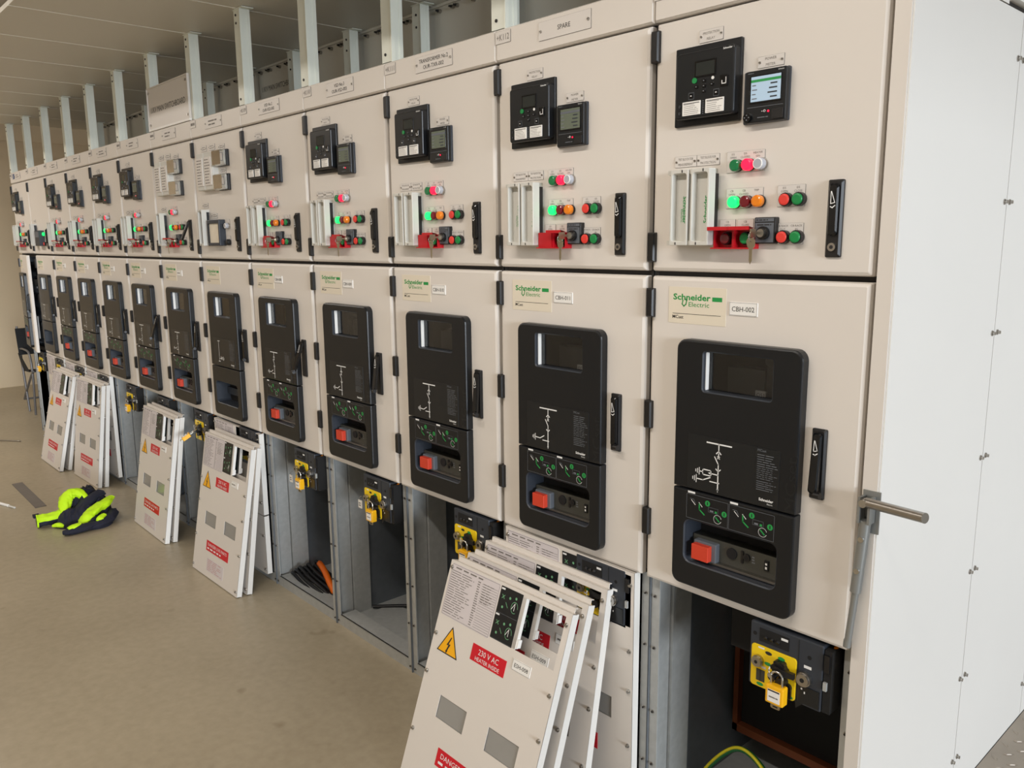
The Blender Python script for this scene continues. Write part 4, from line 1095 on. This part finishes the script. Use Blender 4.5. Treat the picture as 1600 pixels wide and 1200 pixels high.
# folding chair beyond the far end
t = thing('camp_chair', 'black fabric folding chair standing behind the far end of the row', 'chair', (-8.45, .40, 0))
mb = MB()
for s_ in (-1,): pass
def sheet(mb, pts, k, th=.006):
    A_, B_, C_, D_ = [Vector(p) for p in pts]; nrm = (B_-A_).cross(D_-A_).normalized()*th
    f0 = [A_, B_, C_, D_]; f1 = [p+nrm for p in f0]
    mb.poly(f0, k); mb.poly(f1, k)
    for i in range(4): mb.poly([f0[i], f0[(i+1) % 4], f1[(i+1) % 4], f1[i]], k)
sheet(mb, [(-.10, -.27, .56), (-.10, .27, .56), (-.16, .27, .82), (-.16, -.27, .82)], 'fabric'); mb.build('backrest', t)
mb = MB(); sheet(mb, [(-.10, -.25, .40), (.32, -.25, .43), (.32, .25, .43), (-.10, .25, .40)], 'fabric'); mb.build('seat', t)
mb = MB(); sheet(mb, [(-.11, -.27, .58), (-.11, -.24, .40), (.20, -.25, .42), (.0, -.27, .56)], 'fabric'); mb.build('side_flap', t)
for y in (-.25, .25):
    mb = MB(); mb.tube([(-.17, y, .84), (-.10, y, .45), (.0, y, .0)], .011, 'tube', 8); mb.build('leg', t)
    mb = MB(); mb.tube([(.34, y, .44), (.25, y, .40), (-.12, y, .15), (-.18, y, .10)], .011, 'tube', 8); mb.build('leg', t)
    mb = MB(); mb.tube(catmull([(-.12, y, .62), (.05, y, .63), (.25, y, .60), (.30, y, .40), (.24, y, .0)], 6), .011, 'tube', 8); mb.build('arm_frame', t)
mb = MB(); mb.tube([(-.18, -.25, .10), (-.18, .25, .10)], .010, 'tube', 8); mb.build('crossbar', t)

# ------------------------------------------------------------------ room
XL, XR, YF, YB, ZC = -10.2, 7.0, -3.6, 2.3, 3.15
struct('floor', MB().box(XL, XR, YF, YB, -.05, 0, 'floor'), 'beige painted concrete floor')
b = MB().box(XL-.1, XL, YF, YB, 0, ZC, 'wallp'); struct('wall_left', b)
b = MB().box(XL, XL+.02, YF, YB, 2.80, 2.92, 'wallp'); struct('trim_1', b)
struct('wall_back', MB().box(XL, XR, YB, YB+.1, 0, ZC, 'wallw'))
b = MB(); b.box(XL, 2.2, YF-.1, YF, 0, ZC, 'wallw'); b.box(2.2, XR, YF-.1, YF, 2.85, ZC, 'wallw'); struct('wall_front', b)
b = MB(); b.box(XR, XR+.1, YF, -3.4, 0, ZC, 'wallw'); b.box(XR, XR+.1, 1.8, YB, 0, ZC, 'wallw'); b.box(XR, XR+.1, -3.4, 1.8, 2.85, ZC, 'wallw'); struct('wall_right', b)
struct('ceiling', MB().box(XL, XR, YF, YB, ZC, ZC+.1, 'wallw'))
# checker plate platform beside the end panel
b = MB(); b.box(0, 1.4, 0, 1.8, 0, .13, 'checker')
for i in range(30):
    for j in range(38):
        x, y = .02+i*.046+(.023 if j % 2 else 0), .02+j*.0465; a = PI/4 if (i+j) % 2 else -PI/4
        if x > 1.37: continue
        c, s_ = math.cos(a), math.sin(a); q = [(-.017, 0), (-.008, -.0045), (.008, -.0045), (.017, 0), (.008, .0045), (-.008, .0045)]
        top = [(x+px*c*.7-py*s_*.7, y+px*s_*.7+py*c*.7, .1325) for px, py in q]; bot = [(x+px*c-py*s_, y+px*s_+py*c, .1301) for px, py in q]
        b.loft([bot, top], 'checker', None, 'checker')
o = b.build('checker_plate', None, (.036, .30, 0)); tag(o, 'checker plate steel platform on the floor beside the white end panel', 'platform')

# ceiling luminaires
def luminaire(x, y, L=2.4, power=80):
    t = thing('ceiling_light', 'long ceiling luminaire above the walkway, one of a row', 'light', (x, y, ZC), group='ceiling luminaires')
    mb = MB(); mb.box(-L/2, L/2, -.07, .07, -.05, 0, 'white'); mb.build('housing', t)
    mb = MB(); mb.box(-L/2+.02, L/2-.02, -.055, .055, -.056, -.05, 'lamp'); mb.build('diffuser', t)
    ld = bpy.data.lights.new('luminaire_light', 'AREA'); ld.shape = 'RECTANGLE'; ld.size = L; ld.size_y = .12; ld.energy = power; ld.color = (1, .93, .86)
    lo = bpy.data.objects.new('luminaire_light', ld); COL.objects.link(lo); lo.location = (x, y, ZC-.06)
for x, pw in ((-.35, 46), (-3.6, 13), (-7.2, 48)): luminaire(x, -1.75, power=pw)
ld = bpy.data.lights.new('doorway_daylight', 'AREA'); ld.shape = 'RECTANGLE'; ld.size = 22; ld.size_y = 10; ld.energy = 30000; ld.color = (.86, .925, 1)
lo = bpy.data.objects.new('doorway_daylight', ld); COL.objects.link(lo); lo.location = (60, -15.0, 5.2); lo.rotation_euler = (0, PI/2, 0)
lo.rotation_euler = Matrix(((0, 0, 1), (1, 0, 0), (0, 1, 0))).to_euler()      # local -z -> -x

w = bpy.data.worlds.new('sky'); sc.world = w; w.use_nodes = True
w.node_tree.nodes['Background'].inputs['Color'].default_value = (.75, .86, 1, 1); w.node_tree.nodes['Background'].inputs['Strength'].default_value = .4

# ------------------------------------------------------------------ camera
cd = bpy.data.cameras.new('camera'); cam = bpy.data.objects.new('camera', cd); COL.objects.link(cam)
cd.sensor_width = 36; cd.sensor_fit = 'HORIZONTAL'; cd.lens = 1273.557/1600*36; cd.clip_start = .02
R = ((.6719552026, .7405309933, -.0094896581), (.1234210815, -.1246078913, -.9844999289), (-.7302351966, .6603686254, -.1751280569))
cam.matrix_world = Matrix(((R[0][0], -R[1][0], -R[2][0], .7211208), (R[0][1], -R[1][1], -R[2][1], -1.6320421), (R[0][2], -R[1][2], -R[2][2], 1.6524690), (0, 0, 0, 1)))
sc.camera = cam
vs = sc.view_settings
vs.view_transform = 'Standard'; vs.look = 'None'; vs.gamma = 1; vs.use_curve_mapping = False; vs.exposure = .16
